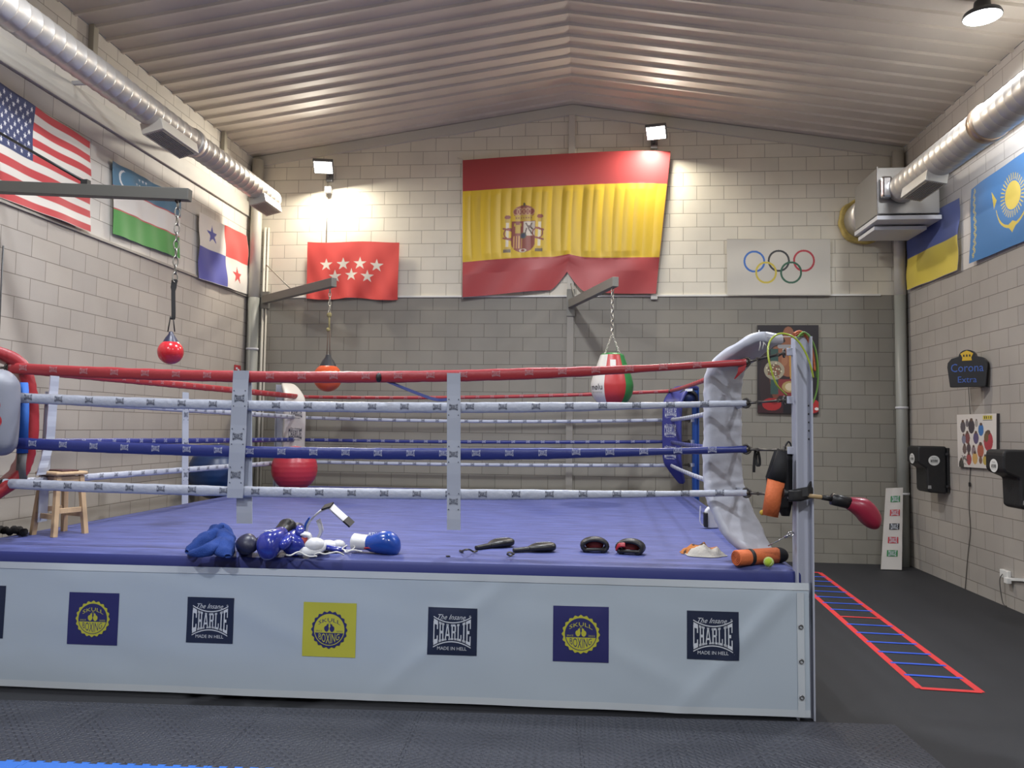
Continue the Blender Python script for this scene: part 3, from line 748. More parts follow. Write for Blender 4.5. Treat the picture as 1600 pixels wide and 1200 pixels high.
# aprons with printed panels
def wr(x, z):
    """wrinkles of the hanging vinyl"""
    n = noise.noise
    w = .010*n(Vector((x*1.3, z*.5, 2)))+.006*n(Vector((x*5, z*1.2, 7)))*(.3+z)+.004*n(Vector((x*2+z*3, z*4, 9)))
    for cx, cz, sl, am in ((1.05, .55, -1.1, .018), (-.9, .5, -.9, .010), (.3, .35, .5, .007), (-2.1, .5, .4, .006)):
        d = (x-cx)*sl+(z-cz); w += am*math.exp(-(d/.07)**2)*math.exp(-((x-cx)/.45)**2)
    return w
APT, APB = .875, .035
FLAT = []
def apron(A, B, out, front=False):
    A, B = Vector(A), Vector(B); L = (B-A).length; ux = (B-A).normalized()
    def fr(s, z, o=0):
        x = (A+ux*s).x if front else s*1.7
        wv = wr(x, z)*min(1, (APT-z)/.1+.15)
        if front:
            for (bs, bz, bw) in FLAT:
                d = max(abs(s-bs), abs(z-bz))
                if d < bw*1.1:
                    k = min(1, max(0, (bw*1.1-d)/(bw*.5))); k = k*k*(3-2*k); x2 = (A+ux*bs).x; wv = wv*(1-k)+wr(x2, bz)*k
        off = .034+wv+o+.02*(1-z/APT)
        zz = z+(.006*noise.noise(Vector((x*.7, 4, 1))) if z < .1 else 0)
        return A+ux*s+Vector(out)*off+Vector((0, 0, zz))
    m = MB(); nx, nz = int(L*22) if front else 40, 26 if front else 8
    vs = [fr(L*i/nx, APB+(APT-APB)*j/nz) for j in range(nz+1) for i in range(nx+1)]
    fs = [(j*(nx+1)+i, j*(nx+1)+i+1, (j+1)*(nx+1)+i+1, (j+1)*(nx+1)+i) for j in range(nz) for i in range(nx)]
    m.add(vs, fs, 0, True)
    return m, fr, L, A, ux
AF, BF = FL.copy(), Vector((FR.x+.01, FR.y-.0, 0))
outf = Vector((-(BF-AF).normalized().y*-1, 0, 0)); ux = (BF-AF).normalized(); outf = Vector((ux.y, -ux.x, 0))
A0 = AF
def s_of(px, py):
    """distance along the front apron and height for a photo pixel"""
    d = at(px, py, Z=0)-Vector((0, 0, CAMZ)); n = outf
    t = (A0-Vector((0, 0, CAMZ))+n*.04).dot(n)/d.dot(n); p = Vector((0, 0, CAMZ))+d*t
    return (p-A0).dot(ux), p.z
badges = [(-34, 955, 82, 'c'), (147, 966, 78, 'b'), (328.5, 969, 73, 'c'), (515, 983.5, 83, 'y'), (707, 986, 77, 'c'), (907.5, 990.5, 87, 'b'), (1113.5, 992.5, 81, 'c')]
for px, py, wpx, kind in badges:
    a_, z_ = s_of(px, py); FLAT.append((a_, z_, s_of(px+wpx/2, py)[0]-a_))
m, fr, L, A0, ux = apron(AF, BF, outf, True)
# hems
for z0, z1 in ((APB, APB+.045), (APT-.045, APT)):
    n = 120; vs = []
    for i in range(n+1):
        for z in (z0, z1): vs.append(fr(L*i/n, z, .004))
    m.add(vs, [(2*i, 2*i+2, 2*i+3, 2*i+1) for i in range(n)], 5, True)
def panel(s, z, w, h, mi):
    n = 8; vs = [fr(s+w*(i/n-.5), z+h*(j/n-.5), .003) for j in range(n+1) for i in range(n+1)]
    m.add(vs, [(j*(n+1)+i, j*(n+1)+i+1, (j+1)*(n+1)+i+1, (j+1)*(n+1)+i) for j in range(n) for i in range(n)], mi, True)
for px, py, wpx, kind in badges:
    s, z = s_of(px, py); s0, _ = s_of(px-wpx/2, py); s1, _ = s_of(px+wpx/2, py); wd = s1-s0
    if kind == 'c':
        panel(s, z, wd, .93*wd, 1); z -= .01*wd
        mark(m, lambda x, y, s=s, z=z: fr(s+x, z+y, .0055), .76*wd, 4, full=True)
    else:
        g, k = (2, 3) if kind == 'b' else (3, 2)
        panel(s, z, wd, .98*wd, g)
        club(m, lambda x, y, o=0, s=s, z=z: fr(s+x, z+y, .0055+o), .345*wd, k, g)
# small strip of reflective tape and the eyelet edge
m.build('apron', [vinyl, navy, indigo, yel, pwhite, hem], ring, label='white front apron printed with square logos')
for (P, Q) in ((FR, BR), (BR, BL), (BL, FL)):
    u = (Q-P).normalized(); m2, *_ = apron(P, Q, Vector((u.y, -u.x, 0))); m2.build('apron', vinyl, ring)
# laced edge strip with eyelets at the right end of the front apron
m = MB(); sx = L-.055
n = 16; vs = []
for i in range(n+1):
    z = APB+(APT-APB-.06)*i/n; vs += [fr(sx-.022, z, .006), fr(sx+.022, z, .006)]
m.add(vs, [(2*i, 2*i+1, 2*i+3, 2*i+2) for i in range(n)], 0, True); strip_ = m.build('edge_strip', hem, ring)
for z in (.16, .385, .60):
    m = MB(); c = fr(sx, z, .012); pts = [c+ux*(.012*math.cos(a))+Vector((0, 0, .012*math.sin(a))) for a in [2*math.pi*k/14 for k in range(14)]]
    m.tube(pts, .004, 6, closed=True); m.build('eyelet', steel, strip_)

# ---- corner posts
ins = .33
def rope_corner(c, sx, sy, k=ins): return Vector((c.x+sx*k, c.y+sy*.2, 0))
RC = {'FR': rope_corner(FR, -1, 1), 'FL': rope_corner(FL, 1, 1), 'BL': rope_corner(BL, 1, -1), 'BR': rope_corner(BR, -1, -1)}
PT = {'FR': FR+Vector((-.002, .032, 0)), 'FL': FL+Vector((-.05, -.0, 0)), 'BL': BL+Vector((-.05, .02, 0)), 'BR': BR+Vector((.04, .02, 0))}
def h_post(c, ztop, mt, label, w=.11, d=.11):
    m = MB(); t = .012
    # web faces the hall, flanges to the sides: an H seen end on
    m.box((c.x, c.y, ztop/2), (w-2*t, .010, ztop)); m.box((c.x-w/2+t/2, c.y, ztop/2), (t, d, ztop)); m.box((c.x+w/2-t/2, c.y, ztop/2), (t, d, ztop))
    return m.build('corner_post', mt, ring, bevel=.002, label=label)
zt = at(1252, 527, Y=PT['FR'].y).z
postFR = h_post(PT['FR'], zt, wpost, 'white steel corner post nearest the hall')
postFL = h_post(PT['FL'], zt, mat('post_red', '8F2A2E', .4), 'red steel corner post')
postBL = h_post(PT['BL'], at(440, 601, Y=PT['BL'].y).z, wpost, 'white steel corner post at the back', .11, .1)
postBR = h_post(PT['BR'], zt-.02, mat('post_blue', '1F4C9C', .4), 'blue steel corner post', .09, .09)
for i in range(5):
    m = MB(); m.tube([(PT['FR'].x+.042, PT['FR'].y-.009, 2.02-.055*i), (PT['FR'].x+.042, PT['FR'].y-.005, 2.02-.055*i)], .007, 8); m.build('bolt_hole', black, postFR)

# ---- ropes: 4 levels, heights at the four corners from the photograph
HY = {'FR': [566, 630, 702, 770], 'FL': [575, 621, 692, 756], 'BL': [620, 652, 687, 721], 'BR': [611, 656, 690, 727]}
HX = {'FR': 1165, 'FL': 33, 'BL': 465, 'BR': 1050}
RZ = {c: [at(HX[c], y, Y=RC[c].y).z for y in HY[c]] for c in RC}
zb_ = [sum(RZ[c][i] for c in RZ)/4 for i in range(4)]
rope_m = [(red, logo_r), (whitev, logo_d), (blue, logo_l), (whitev, logo_d)]
side_sag = {('FL', 'FR'): [.085, .05, .055, .04], ('BL', 'BR'): [.045, .04, .02, .02], ('FL', 'BL'): [.0, .0, .0, .0], ('FR', 'BR'): [.02]*4}
names = ['red top rope', 'white second rope', 'blue third rope', 'white bottom rope']
def rope(ca, cb, i):
    A, B = RC[ca].copy(), RC[cb].copy()
    A.z = RZ[ca][i]; B.z = RZ[cb][i]; L = (B-A).length; t = (B-A).normalized(); n = Vector((t.y, -t.x, 0)).normalized()
    if n.dot(ctr-A) > 0: n = -n          # n points out of the ring
    sag = side_sag[(ca, cb)][i]; front = (ca, cb) == ('FL', 'FR')
    def c_of(s): u = s/L; return A+(B-A)*u+Vector((0, 0, -sag*4*u*(1-u)))
    def hh(s):
        u = s/L
        if front: h = .041 if i in (0, 2) else .037; k = max(0, (u-.72)/.28)
        elif (ca, cb) == ('FL', 'BL'): h = .036 if i in (0,) else .030; k = 0
        else: h = .024; k = 0
        return h*(1-.42*min(1, k*1.6))+.003*noise.noise(Vector((s*7, i*3.1, 1)))
    m = MB(); N = int(L*28); seg = 12; vs = []
    for j in range(N+1):
        s = L*j/N; c = c_of(s); h = hh(s); w = .017+.002*noise.noise(Vector((s*9, i, 4)))
        for k in range(seg):
            a = 2*math.pi*k/seg
            r1 = 1+.06*noise.noise(Vector((s*14, k*.9, i*2+1))); vs.append(c+n*(w*math.cos(a)*r1)+Vector((0, 0, h*math.sin(a)*r1)))
    fs = [(j*seg+k, j*seg+(k+1) % seg, (j+1)*seg+(k+1) % seg, (j+1)*seg+k) for j in range(N) for k in range(seg)]
    fs += [tuple(range(seg)), tuple(N*seg+k for k in range(seg))[::-1]]
    m.add(vs, fs, 0, True)
    step = .232 if front else .21; s = .12+.05*i
    while s < L-.12:
        for sgn in (1, -1):
            if (ca, cb) == ('BL', 'BR') and sgn == 1 or (front and sgn == -1): s_off = None; continue
            jit = .004*noise.noise(Vector((s*3, i, 0)))
            def fr2(x, y, s=s, sgn=sgn): return c_of(s+x*sgn*(1 if front else 1))+n*(sgn*(.0215-.004*(y/.03)**2))+Vector((0, 0, y+.006+jit))
            mark(m, fr2, .058 if front else .05, 1, low=True)
        s += step
    return m.build('rope', list(rope_m[i]), ring, label=names[i])
for ca, cb in (('FL', 'FR'), ('BL', 'BR'), ('FL', 'BL'), ('FR', 'BR')):
    for i in range(4): rope(ca, cb, i)

# ---- turnbuckles between rope corners and posts
def turnbuckle(a, b, mt=steel):
    a, b = Vector(a), Vector(b); d = b-a; u = d.normalized(); sd = u.cross(Vector((0, 0, 1))).normalized(); m = MB(); L = d.length
    m.tube([a-u*.03, a+u*.02], .017, 10); m.tube([a, a+d*.35], .009, 8); m.tube([a+d*.65, b-u*.03], .009, 8)
    for s in (1, -1): m.tube([a+d*.28+sd*s*.018, a+d*.74+sd*s*.018], .007, 8)
    for q in (.28, .74): m.tube([a+d*q-sd*.022, a+d*q+sd*.022], .012, 8)
    c = b-u*.04
    m.tube([c+Vector((0, 0, .026*math.sin(t)))+sd*(.022*math.cos(t)) for t in [k*math.pi/6 for k in range(12)]], .007, 6, closed=True)
    c = a-u*.0+Vector((0, 0, .0))
    m.tube([c+Vector((0, 0, .03*math.sin(t)))+u*(.03*math.cos(t)) for t in [k*math.pi/6 for k in range(12)]], .008, 6, closed=True)
    return m.build('turnbuckle', mt, ring)
tbm = mat('dull_steel', '5E5A56', .4, metal=.7)
for c in RC:
    P = PT[c]; dirn = (RC[c]-P); dirn.z = 0; dirn.normalize()
    for i in range(4):
        a = RC[c].copy(); a.z = RZ[c][i]; b = P+dirn*.075; b.z = a.z+(.06, .02, .0, .0)[i] if c == 'FR' else a.z
        turnbuckle(a, b, tbm)
        m = MB(); R = Matrix.Rotation(math.atan2(dirn.y, dirn.x), 3, 'Z'); m.box(P+dirn*.065+Vector((0, 0, b.z)), (.06, .03, .05), 0, R)
        m.build('rope_hook', wpost, ring, bevel=.003)
# fabric ends of the ropes at the near right corner
# ---- corner pads
def pad(c, pts, w, th, mt, logos=0, wrk=0, seg=8, lm=None, wl=None):
    """pts = (distance inward along the diagonal, z)"""
    P = PT[c]; n = (ctr-P); n.z = 0; n = Vector((math.copysign(1, n.x), math.copysign(1, n.y), 0)).normalized(); wd = Vector((-n.y, n.x, 0))
    path = smooth_path([P+n*s+Vector((0, 0, z)) for s, z in pts], seg)
    W = smooth_vals(wl, seg) if wl else w
    m = MB(); m.pillow(path, wd, W, th, 0, 16, .4, wrk)
    if logos:
        for z in logos:
            q = min(path, key=lambda v: abs(v.z-z)+(10 if (v-P).dot(n) < .3 else 0)); s0 = (q-P).dot(n)
            sg = 1
            def fr3(x, y, z=z, s0=s0):
                return P+n*(s0+(th if not isinstance(th, list) else th[0])/2+.004)+wd*(x)*1+Vector((0, 0, z+y))
            r = n.cross(Vector((0, 0, 1)))
            flip = -1 if wd.x < 0 else 1
            mark(m, lambda x, y: fr3(x*flip, y), .20, 1, full=True)
    return m, path, n, wd
zc = CZ
m, pFR, nFR, wFR = pad('FR', [(.20, at(1195, 527, Y=5.4).z), (.30, at(1178, 530, Y=5.4).z), (.52, at(1120, 562, Y=5.6).z), (.61, at(1110, 590, Y=5.65).z), (.62, 1.9), (.62, 1.55), (.58, 1.36), (.45, 1.14), (.30, 1.0)], .34,
            .075, padw, wrk=.007, seg=16, wl=[.22, .30, .38, .40, .40, .41, .44, .42, .20])
m.build('corner_pad', [padw, logo_d], ring, label='white padded corner cover bowed out from the nearest post')
m, *_ = pad('BL', [(.16, at(455, 602, Y=11).z), (.30, at(463, 604, Y=10.9).z), (.50, at(468, 622, Y=10.8).z), (.53, 2.0), (.53, 1.6), (.53, 1.2), (.45, 1.02)], .32, .07, padw, logos=(2.03, 1.72, 1.42), wl=[.10, .22, .31, .33, .33, .33, .3])
m.build('corner_pad', [mat('pad_cream', 'CBC7C3', .4, bump=.08, bscale=8), logo_d], ring, label='white corner pad with dark lettering')
m, *_ = pad('BR', [(.10, at(1070, 606, Y=11).z), (.28, at(1050, 606, Y=10.9).z), (.48, at(1030, 624, Y=10.8).z), (.52, 2.0), (.52, 1.7), (.50, 1.4), (.30, 1.12)], .32, .06, padb, logos=(2.1, 1.84, 1.54), wl=[.26, .30, .32, .32, .32, .30, .08])
m.build('corner_pad', [padb, pwhite], ring, label='blue corner pad with white lettering')
m, pFL, nFL, wFL = pad('FL', [(.05, at(-10, 540, Y=5.3).z), (.30, at(15, 552, Y=5.4).z), (.48, at(45, 572, Y=5.5).z), (.55, 2.05), (.57, 1.75), (.53, 1.5), (.42, 1.36), (.15, 1.16)], .34, .10, padr, wrk=.006)
m.build('corner_pad', [padr, logo_r], ring, label='red padded corner cover bowed out from the left post')

# ---- white straps that space the ropes
def spacer(px, side, tops, bot, lean=0, second=None, w=.115, logos=3, label=None):
    m = MB()
    A, B = (RC['FL'], RC['FR']) if side == 'front' else (RC['FL'], RC['BL'])
    def ptz(px_, py_, off):
        if side == 'front':
            Y = A.y+(B.y-A.y)*((at(px_, py_, Y=A.y).x-A.x)/(B.x-A.x)); return at(px_, py_, Y=Y+off)
        return at(px_, py_, X=A.x+off)
    wd = (B-A).normalized()
    for off, (x0, y0, x1, y1) in (second or [(-.026, (px, tops, px, bot))]):
        n = 14; path = [ptz(x0+(x1-x0)*k/n, y0+(y1-y0)*k/n, off+.003*math.sin(k*1.3)) for k in range(n+1)]
        m.strip(path, wd, w, .007, 0)
        outn = Vector((0, -1, 0)) if side == 'front' else Vector((1, 0, 0))
        if off < 0 or side != 'front':
            for k in range(logos):
                t = (.22+.30*k) if side == 'front' else (.2+.27*k)
                q = path[0]+(path[-1]-path[0])*t
                mark(m, lambda x, y: q+outn*.008+wd*x+Vector((0, 0, y)), .62*w, 1, full=False, low=True)
                for sx in (-1, 1):
                    for sy in (-1, 1):
                        e = q+outn*.006+wd*(sx*w*.36)+Vector((0, 0, sy*.055)); m.tube([e, e+outn*.004], .004, 6, 1)
    return m.build('rope_spacer', [mat('spacer_leather', 'ADB3C0', .45), logo_d], ring, label=label)
spacer(709, 'front', 583, 828, logos=3, w=.095)
spacer(0, 'front', 0, 0, second=[(-.03, (377, 579, 367, 778)), (.03, (381, 586, 382, 818))], logos=3)
spacer(0, 'side', 0, 0, second=[(.03, (86, 580, 78, 690)), (.03, (78, 690, 64, 742)), (-.03, (78, 612, 66, 815))], logos=0, w=.10)
spacer(0, 'side', 0, 0, second=[(.03, (290, 613, 289, 787))], logos=3, w=.12)
# blue and black elastic band tied to the top rope, and small knots
m = MB(); a = at(592, 590, Y=5.37); b = at(700, 624, Y=5.48)
m.strip(smooth_path([a, a+(b-a)*.4+Vector((0, 0, -.02)), a+(b-a)*.8+Vector((0, 0, -.03)), b], 5), (0, .3, 1), .022, .004); m.ball(a, .022, 1, 10, 8, (1, 1.2, 1.6))
tag(m.build('elastic_band', [mat('band_blue', '34407E', .6), black]), 'thin blue elastic band with a black knot tied to the red top rope', 'exercise band')

# ================================================================== SMALL THINGS
def sbez(pts, n=6): return smooth_path(pts, n)
def loft(mb, secs, M, c, mi=0, seg=18, n=5, e=.8, cap=True):
    """secs rows: x, cy, cz, ry, rz along local +X; M 3x3, c origin"""
    S_ = np.array(secs, float); rows = []
    for i in range(len(S_)-1):
        a, b, d, f = S_[max(i-1, 0)], S_[i], S_[i+1], S_[min(i+2, len(S_)-1)]
        for k in range(n):
            t = k/n; rows.append(.5*((2*b)+(d-a)*t+(2*a-5*b+4*d-f)*t*t+(3*b-a-3*d+f)*t**3))
    rows.append(S_[-1]); vs = []
    for x, cy, cz, ry, rz in rows:
        for k in range(seg):
            a = 2*math.pi*k/seg; ca, sa = math.cos(a), math.sin(a)
            vs.append(c+M @ Vector((x, cy+max(ry, .001)*math.copysign(abs(ca)**e, ca), cz+max(rz, .001)*math.copysign(abs(sa)**e, sa))))
    N = len(rows); fs = [(j*seg+k, j*seg+(k+1) % seg, (j+1)*seg+(k+1) % seg, (j+1)*seg+k) for j in range(N-1) for k in range(seg)]
    if cap: fs += [tuple(range(seg))[::-1], tuple((N-1)*seg+k for k in range(seg))]
    mb.add(vs, fs, mi, True)
def rot(z=0, y=0, x=0):
    return Matrix.Rotation(z, 3, 'Z') @ Matrix.Rotation(y, 3, 'Y') @ Matrix.Rotation(x, 3, 'X')
def glove(label, c, M, s, m_main, m_cuff, m_thumb=None, text=None, text_m=None, group=None, cuff_len=1.0):
    """boxing glove; local +X towards the knuckles, +Z back of the hand, thumb on +Y"""
    c = Vector(c); t = thing('boxing_glove', label, 'boxing glove', c, group); M3 = M*s
    m = MB(); loft(m, [(.07, 0, 0, .042, .038), (.10, 0, .0, .050, .044), (.14, -.002, .004, .062, .056), (.19, -.004, .010, .070, .066), (.235, -.004, .008, .069, .068), (.27, -.003, -.004, .060, .060), (.292, -.002, -.014, .042, .042), (.302, 0, -.018, .012, .014)], M3, c, 0, 22, 5, .85)
    m.build('mitt', m_main, t)
    m = MB(); loft(m, [(.105, .050, -.008, .014, .016), (.13, .066, -.012, .026, .026), (.17, .076, -.014, .029, .029), (.21, .076, -.016, .028, .028), (.235, .070, -.018, .018, .02), (.243, .066, -.018, .004, .005)], M3, c, 0, 14, 4, .95)
    m.build('thumb', m_thumb or m_main, t)
    m = MB(); loft(m, [(.105-.105*cuff_len, 0, 0, .050, .044), (.112-.105*cuff_len, 0, 0, .054, .048), (.05, 0, 0, .050, .044), (.09, 0, 0, .050, .043), (.100, 0, 0, .047, .040)], M3, c, 0, 22, 4, .85)
    m.build('cuff', m_cuff, t)
    if text:
        m = MB()
        def f(x, y):
            # on top of the mitt, following its curve
            return c+M3 @ Vector((.20-y, x, .079-2.8*x*x-2*y*y))
        add_text(m, text, f, .075, .028, 0); m.build('lettering', text_m, t)
    return t
gm_blue = mat('glove_blue', '2A3590', .22, coat=.4); gm_roy = mat('glove_royal', '1F48A0', .25, coat=.3); gm_navy = mat('glove_navy', '191C38', .4)
gm_white = mat('glove_white', 'CFCFD0', .35, coat=.2); gm_red = mat('glove_red', 'A02832', .35); gm_blk = mat('glove_black', '141418', .4)

def onz(px, py, h=0): return at(px, py, Z=CZ+h)
# -- pile of kit near the front edge, left
def cloth_heap(name, label, cat, c, rx, ry, h, m_, seed, ang=0, lobes=3, parent=None, paint=None):
    m = MB(); nr, na = 16, 72; vs = []; c = Vector(c); mid = []
    for i in range(nr+1):
        r = i/nr
        for k in range(na):
            a = 2*math.pi*k/na
            rr = r*(1+.28*noise.noise(Vector((math.cos(a)*1.6, math.sin(a)*1.6, seed)))+.08*math.sin(a*lobes+seed))
            x, y = rr*rx*math.cos(a), rr*ry*math.sin(a)
            q = Vector((x*10, y*10, seed*3)); rid = 1-abs(noise.noise(q))*2.2; rid2 = 1-abs(noise.noise(q*2.1))*2
            z = h*max(0, 1-r**2.4)*(.55+.35*rid+.15*rid2)+.008*(1-r)+.003
            if r > .9: z = max(.002, z*.6)
            X = x*math.cos(ang)-y*math.sin(ang); Y = x*math.sin(ang)+y*math.cos(ang); vs.append(c+Vector((X, Y, z)))
    fs = []; mi = []
    for i in range(nr):
        for k in range(na):
            f = (i*na+k, i*na+(k+1) % na, (i+1)*na+(k+1) % na, (i+1)*na+k); fs.append(f)
            mi.append(paint(i, k, Vector(vs[f[0]])-c) if paint else 0)
    o0 = len(m.v); m.v += [tuple(v) for v in vs]
    for f, q in zip(fs, mi): m.f.append(list(f)); m.m.append(q); m.sm.append(True)
    o = m.build(name, m_, parent)
    if parent is None: tag(o, label, cat)
    return o
tow = mat('towel_blue', '14387F', .9, bump=.4, bscale=140)
# towel: a bunched ridge standing against the gloves with two falling ends
c = onz(335, 866); t = thing('gym_towel', 'crumpled royal blue towel at the left end of the pile of gloves', 'towel', c)
m = MB()
def ridge(pts, w, h, seed, mi=0):
    P = sbez(pts, 7); n = len(P); vs = []; seg = 16
    for i, p in enumerate(P):
        tt = (P[min(i+1, n-1)]-P[max(i-1, 0)]).normalized(); sd = Vector((tt.y, -tt.x, 0)).normalized(); e = math.sin(math.pi*min(1, max(0, (i+.6)/(n+.2))))**.5
        for k in range(seg):
            a = 2*math.pi*k/seg; r = 1+.35*noise.noise(Vector((i*.35, math.cos(a)*1.3, math.sin(a)*1.3+seed)))
            q = p+sd*(w*e*math.cos(a)*r)+Vector((0, 0, h*e*math.sin(a)*r)); q.z = max(q.z, CZ+.003); vs.append(q)
    fs = [(j*seg+k, j*seg+(k+1) % seg, (j+1)*seg+(k+1) % seg, (j+1)*seg+k) for j in range(n-1) for k in range(seg)]+[tuple(range(seg)), tuple((n-1)*seg+k for k in range(seg))[::-1]]
    m.add(vs, fs, mi, True)
def q_(px, py, h): 
    v = onz(px, py); return Vector((v.x, v.y, CZ+h))
ridge([q_(292, 866, .012), q_(312, 862, .05), q_(332, 858, .09), q_(348, 856, .12), q_(362, 858, .06)], .07, .065, 1)
ridge([q_(345, 858, .13), q_(352, 862, .09), q_(350, 868, .04), q_(356, 872, .012)], .065, .05, 5)
ridge([q_(296, 868, .01), q_(315, 870, .03), q_(332, 868, .05), q_(345, 864, .10)], .06, .045, 9)
m.build('towel_cloth', tow, t)
def glove_at(label, target, M, sc, *a, **k): return glove(label, Vector(target)-M @ Vector((.20*sc, 0, .005*sc)), M, sc, *a, **k)
glove_at('dark navy boxing glove lying between the blue towel and the bright blue glove', onz(366, 858, .07)+Vector((0, .2, 0)), rot(math.radians(-60), math.radians(-14), .5), 1.0, gm_navy, gm_navy)
glove_at('round blue boxing glove facing the front, white mark on its top', onz(396, 860, .085)+Vector((0, .30, .01)), rot(math.radians(-95), math.radians(22), .2), 1.2, gm_blue, gm_blk, text='X', text_m=pwhite)
glove_at('shiny blue boxing glove lying on its side behind the white headguard straps', onz(431, 858, .08)+Vector((.0, .32, .0)), rot(math.radians(-72), math.radians(15), 1.4), 1.1, gm_blue, gm_navy)
# white headguard with laces
c = onz(470, 858, .0); t = thing('headguard', 'white padded headguard with red lining and loose white laces among gloves', 'headguard', c+Vector((0, 0, 0)))
gw = mat('guard_white', 'CBCCD0', .4, bump=.1, bscale=20); gr = mat('guard_red', '9C3A34', .5)
m = MB(); cc = onz(478, 856, .065)+Vector((0, .12, 0))
m.pillow(sbez([cc+Vector((-.13, .02, .04)), cc+Vector((-.12, -.03, -.02)), cc+Vector((-.04, -.05, -.035)), cc+Vector((.05, -.03, -.03)), cc+Vector((.10, .0, .0))], 6), (0, .4, 1), .06, .035, 0, 12, .6)
m.ball(cc+Vector((.02, .0, -.0)), .062, 0, 18, 12, (1.25, 1, .85)); m.pillow(sbez([cc+Vector((-.14, .03, .05)), cc+Vector((-.10, .0, .075)), cc+Vector((-.03, .0, .07)), cc+Vector((-.02, .02, .03))], 6), (0, 1, .3), .05, .022, 0, 10, .6)
m.build('shell', gw, t)
m = MB(); m.pillow([cc+Vector((-.12, -.01, .02)), cc+Vector((-.08, -.03, .03)), cc+Vector((-.03, -.02, .03))], (0, .3, 1), .05, .02, 0, 10, .7); m.build('lining', gr, t, label='red lining')
lace = mat('lace_white', 'D5D4D0', .6)
rnd = random.Random(5)
for k in range(5):
    p0 = onz(425+k*22, 862+(k % 2)*5, .012); pts = [p0]
    for j in range(5):
        p0 = p0+Vector((.035+.02*rnd.random(), (rnd.random()-.5)*.07, 0)); pts.append(Vector((p0.x, p0.y, CZ+.008+.035*rnd.random())))
    m = MB(); m.tube(sbez(pts, 6), .0055, 7); m.build('lace', lace, t)
m = MB(); m.pillow(sbez([q_(417, 866, .01), q_(430, 865, .022), q_(446, 860, .05), q_(462, 852, .06)], 6), (.2, 1, .3), .03, .018, 0, 10, .6); m.build('chin_strap', gw, t)
# groin guard with the tall belt loop
c = onz(520, 855); t = thing('groin_guard', 'white and blue groin guard whose stiff belt stands up in an arch', 'protective guard', c)
def q2(px, py, base_py=855):
    b = onz(px, base_py); return at(px, py, Y=b.y)
m = MB(); L_ = [q2(478, 836), q2(480, 822), q2(490, 808), q2(503, 797), q2(517, 791)]
m.strip(sbez(L_, 6), (0, .9, .25), .06, .012, 0); m.strip(sbez([q2(517, 791), q2(530, 803), q2(546, 817)], 6), (.15, .9, .3), .075, .012, 0)
m.strip(sbez([q2(497, 812), q2(500, 820), q2(502, 830), q2(496, 842)], 5), (0, 1, .2), .04, .02, 0)
m.build('belt', gw, t)
m = MB(); m.strip([q2(505, 795.5)+Vector((0, -.004, .012)), q2(519, 790)+Vector((0, -.004, .006))], (0, .9, .3), .08, .012, 0); m.build('belt_end', black, t, label='black belt tip')
m = MB(); m.strip([q2(540, 812)+Vector((0, -.004, .006)), q2(550, 820)], (.15, .9, .3), .08, .014, 0); m.build('belt_end', black, t, label='black belt tip')
m = MB(); m.strip(sbez([q2(479, 832)+Vector((-.006, -.03, 0)), q2(482, 818)+Vector((-.008, -.03, 0)), q2(488, 809)+Vector((-.008, -.03, .004))], 4), (0, .9, .2), .02, .014, 0); m.build('belt_trim', gm_roy, t)
m = MB(); cc = onz(512, 853, .045); m.ball(cc, .05, 0, 18, 10, (1.5, 1.1, .85)); m.ball(cc+Vector((.07, .02, .005)), .042, 0, 16, 10, (1.2, 1, .9)); m.build('cup', gw, t)
m = MB(); m.pillow(sbez([cc+Vector((-.07, -.02, -.01)), cc+Vector((0, -.058, -.0)), cc+Vector((.08, -.035, -.015)), cc+Vector((.13, 0, -.02))], 5), (0, .5, 1), .035, .02, 0, 10, .6); m.build('cup_edge', gm_blue, t)
# white and blue glove at the right end of the pile
g = glove('blue and white boxing glove at the right end of the pile, thumb edge in red', onz(537, 858, .075)+Vector((-.04, .34, .0)), rot(math.radians(-6), math.radians(1), .35), 1.15, gm_roy, gm_white, m_thumb=gm_navy)
bc = g.location
m = MB(); m.tube(sbez([bc+Vector((.10, -.062, -.035)), bc+Vector((.14, -.075, -.03)), bc+Vector((.19, -.07, -.045)), bc+Vector((.24, -.05, -.05))], 5), .006, 8); m.build('piping', gm_red, g, label='red piping')
m = MB(); add_text(m, 'RTW', lambda x, y: bc+Vector((.16+x, -.045+y*.55, .062+.8*y-0*x)), .07, .025, 0); m.build('lettering', pwhite, g)
m = MB(); m.tube(sbez([bc+Vector((-.03, -.04, -.02)), bc+Vector((-.06, -.06, -.045)), bc+Vector((.0, -.08, -.05)), bc+Vector((.03, -.06, -.03)), bc+Vector((.0, -.055, .0))], 6), .005, 7); m.build('lace', lace, g)
# small crumb
c = onz(700, 869, .006); m = MB(); m.ball(c, .011, 0, 10, 7, (1.6, 1, .5)); tag(m.build('fabric_scrap', black), 'tiny black scrap on the canvas edge left of the paddles', 'scrap')

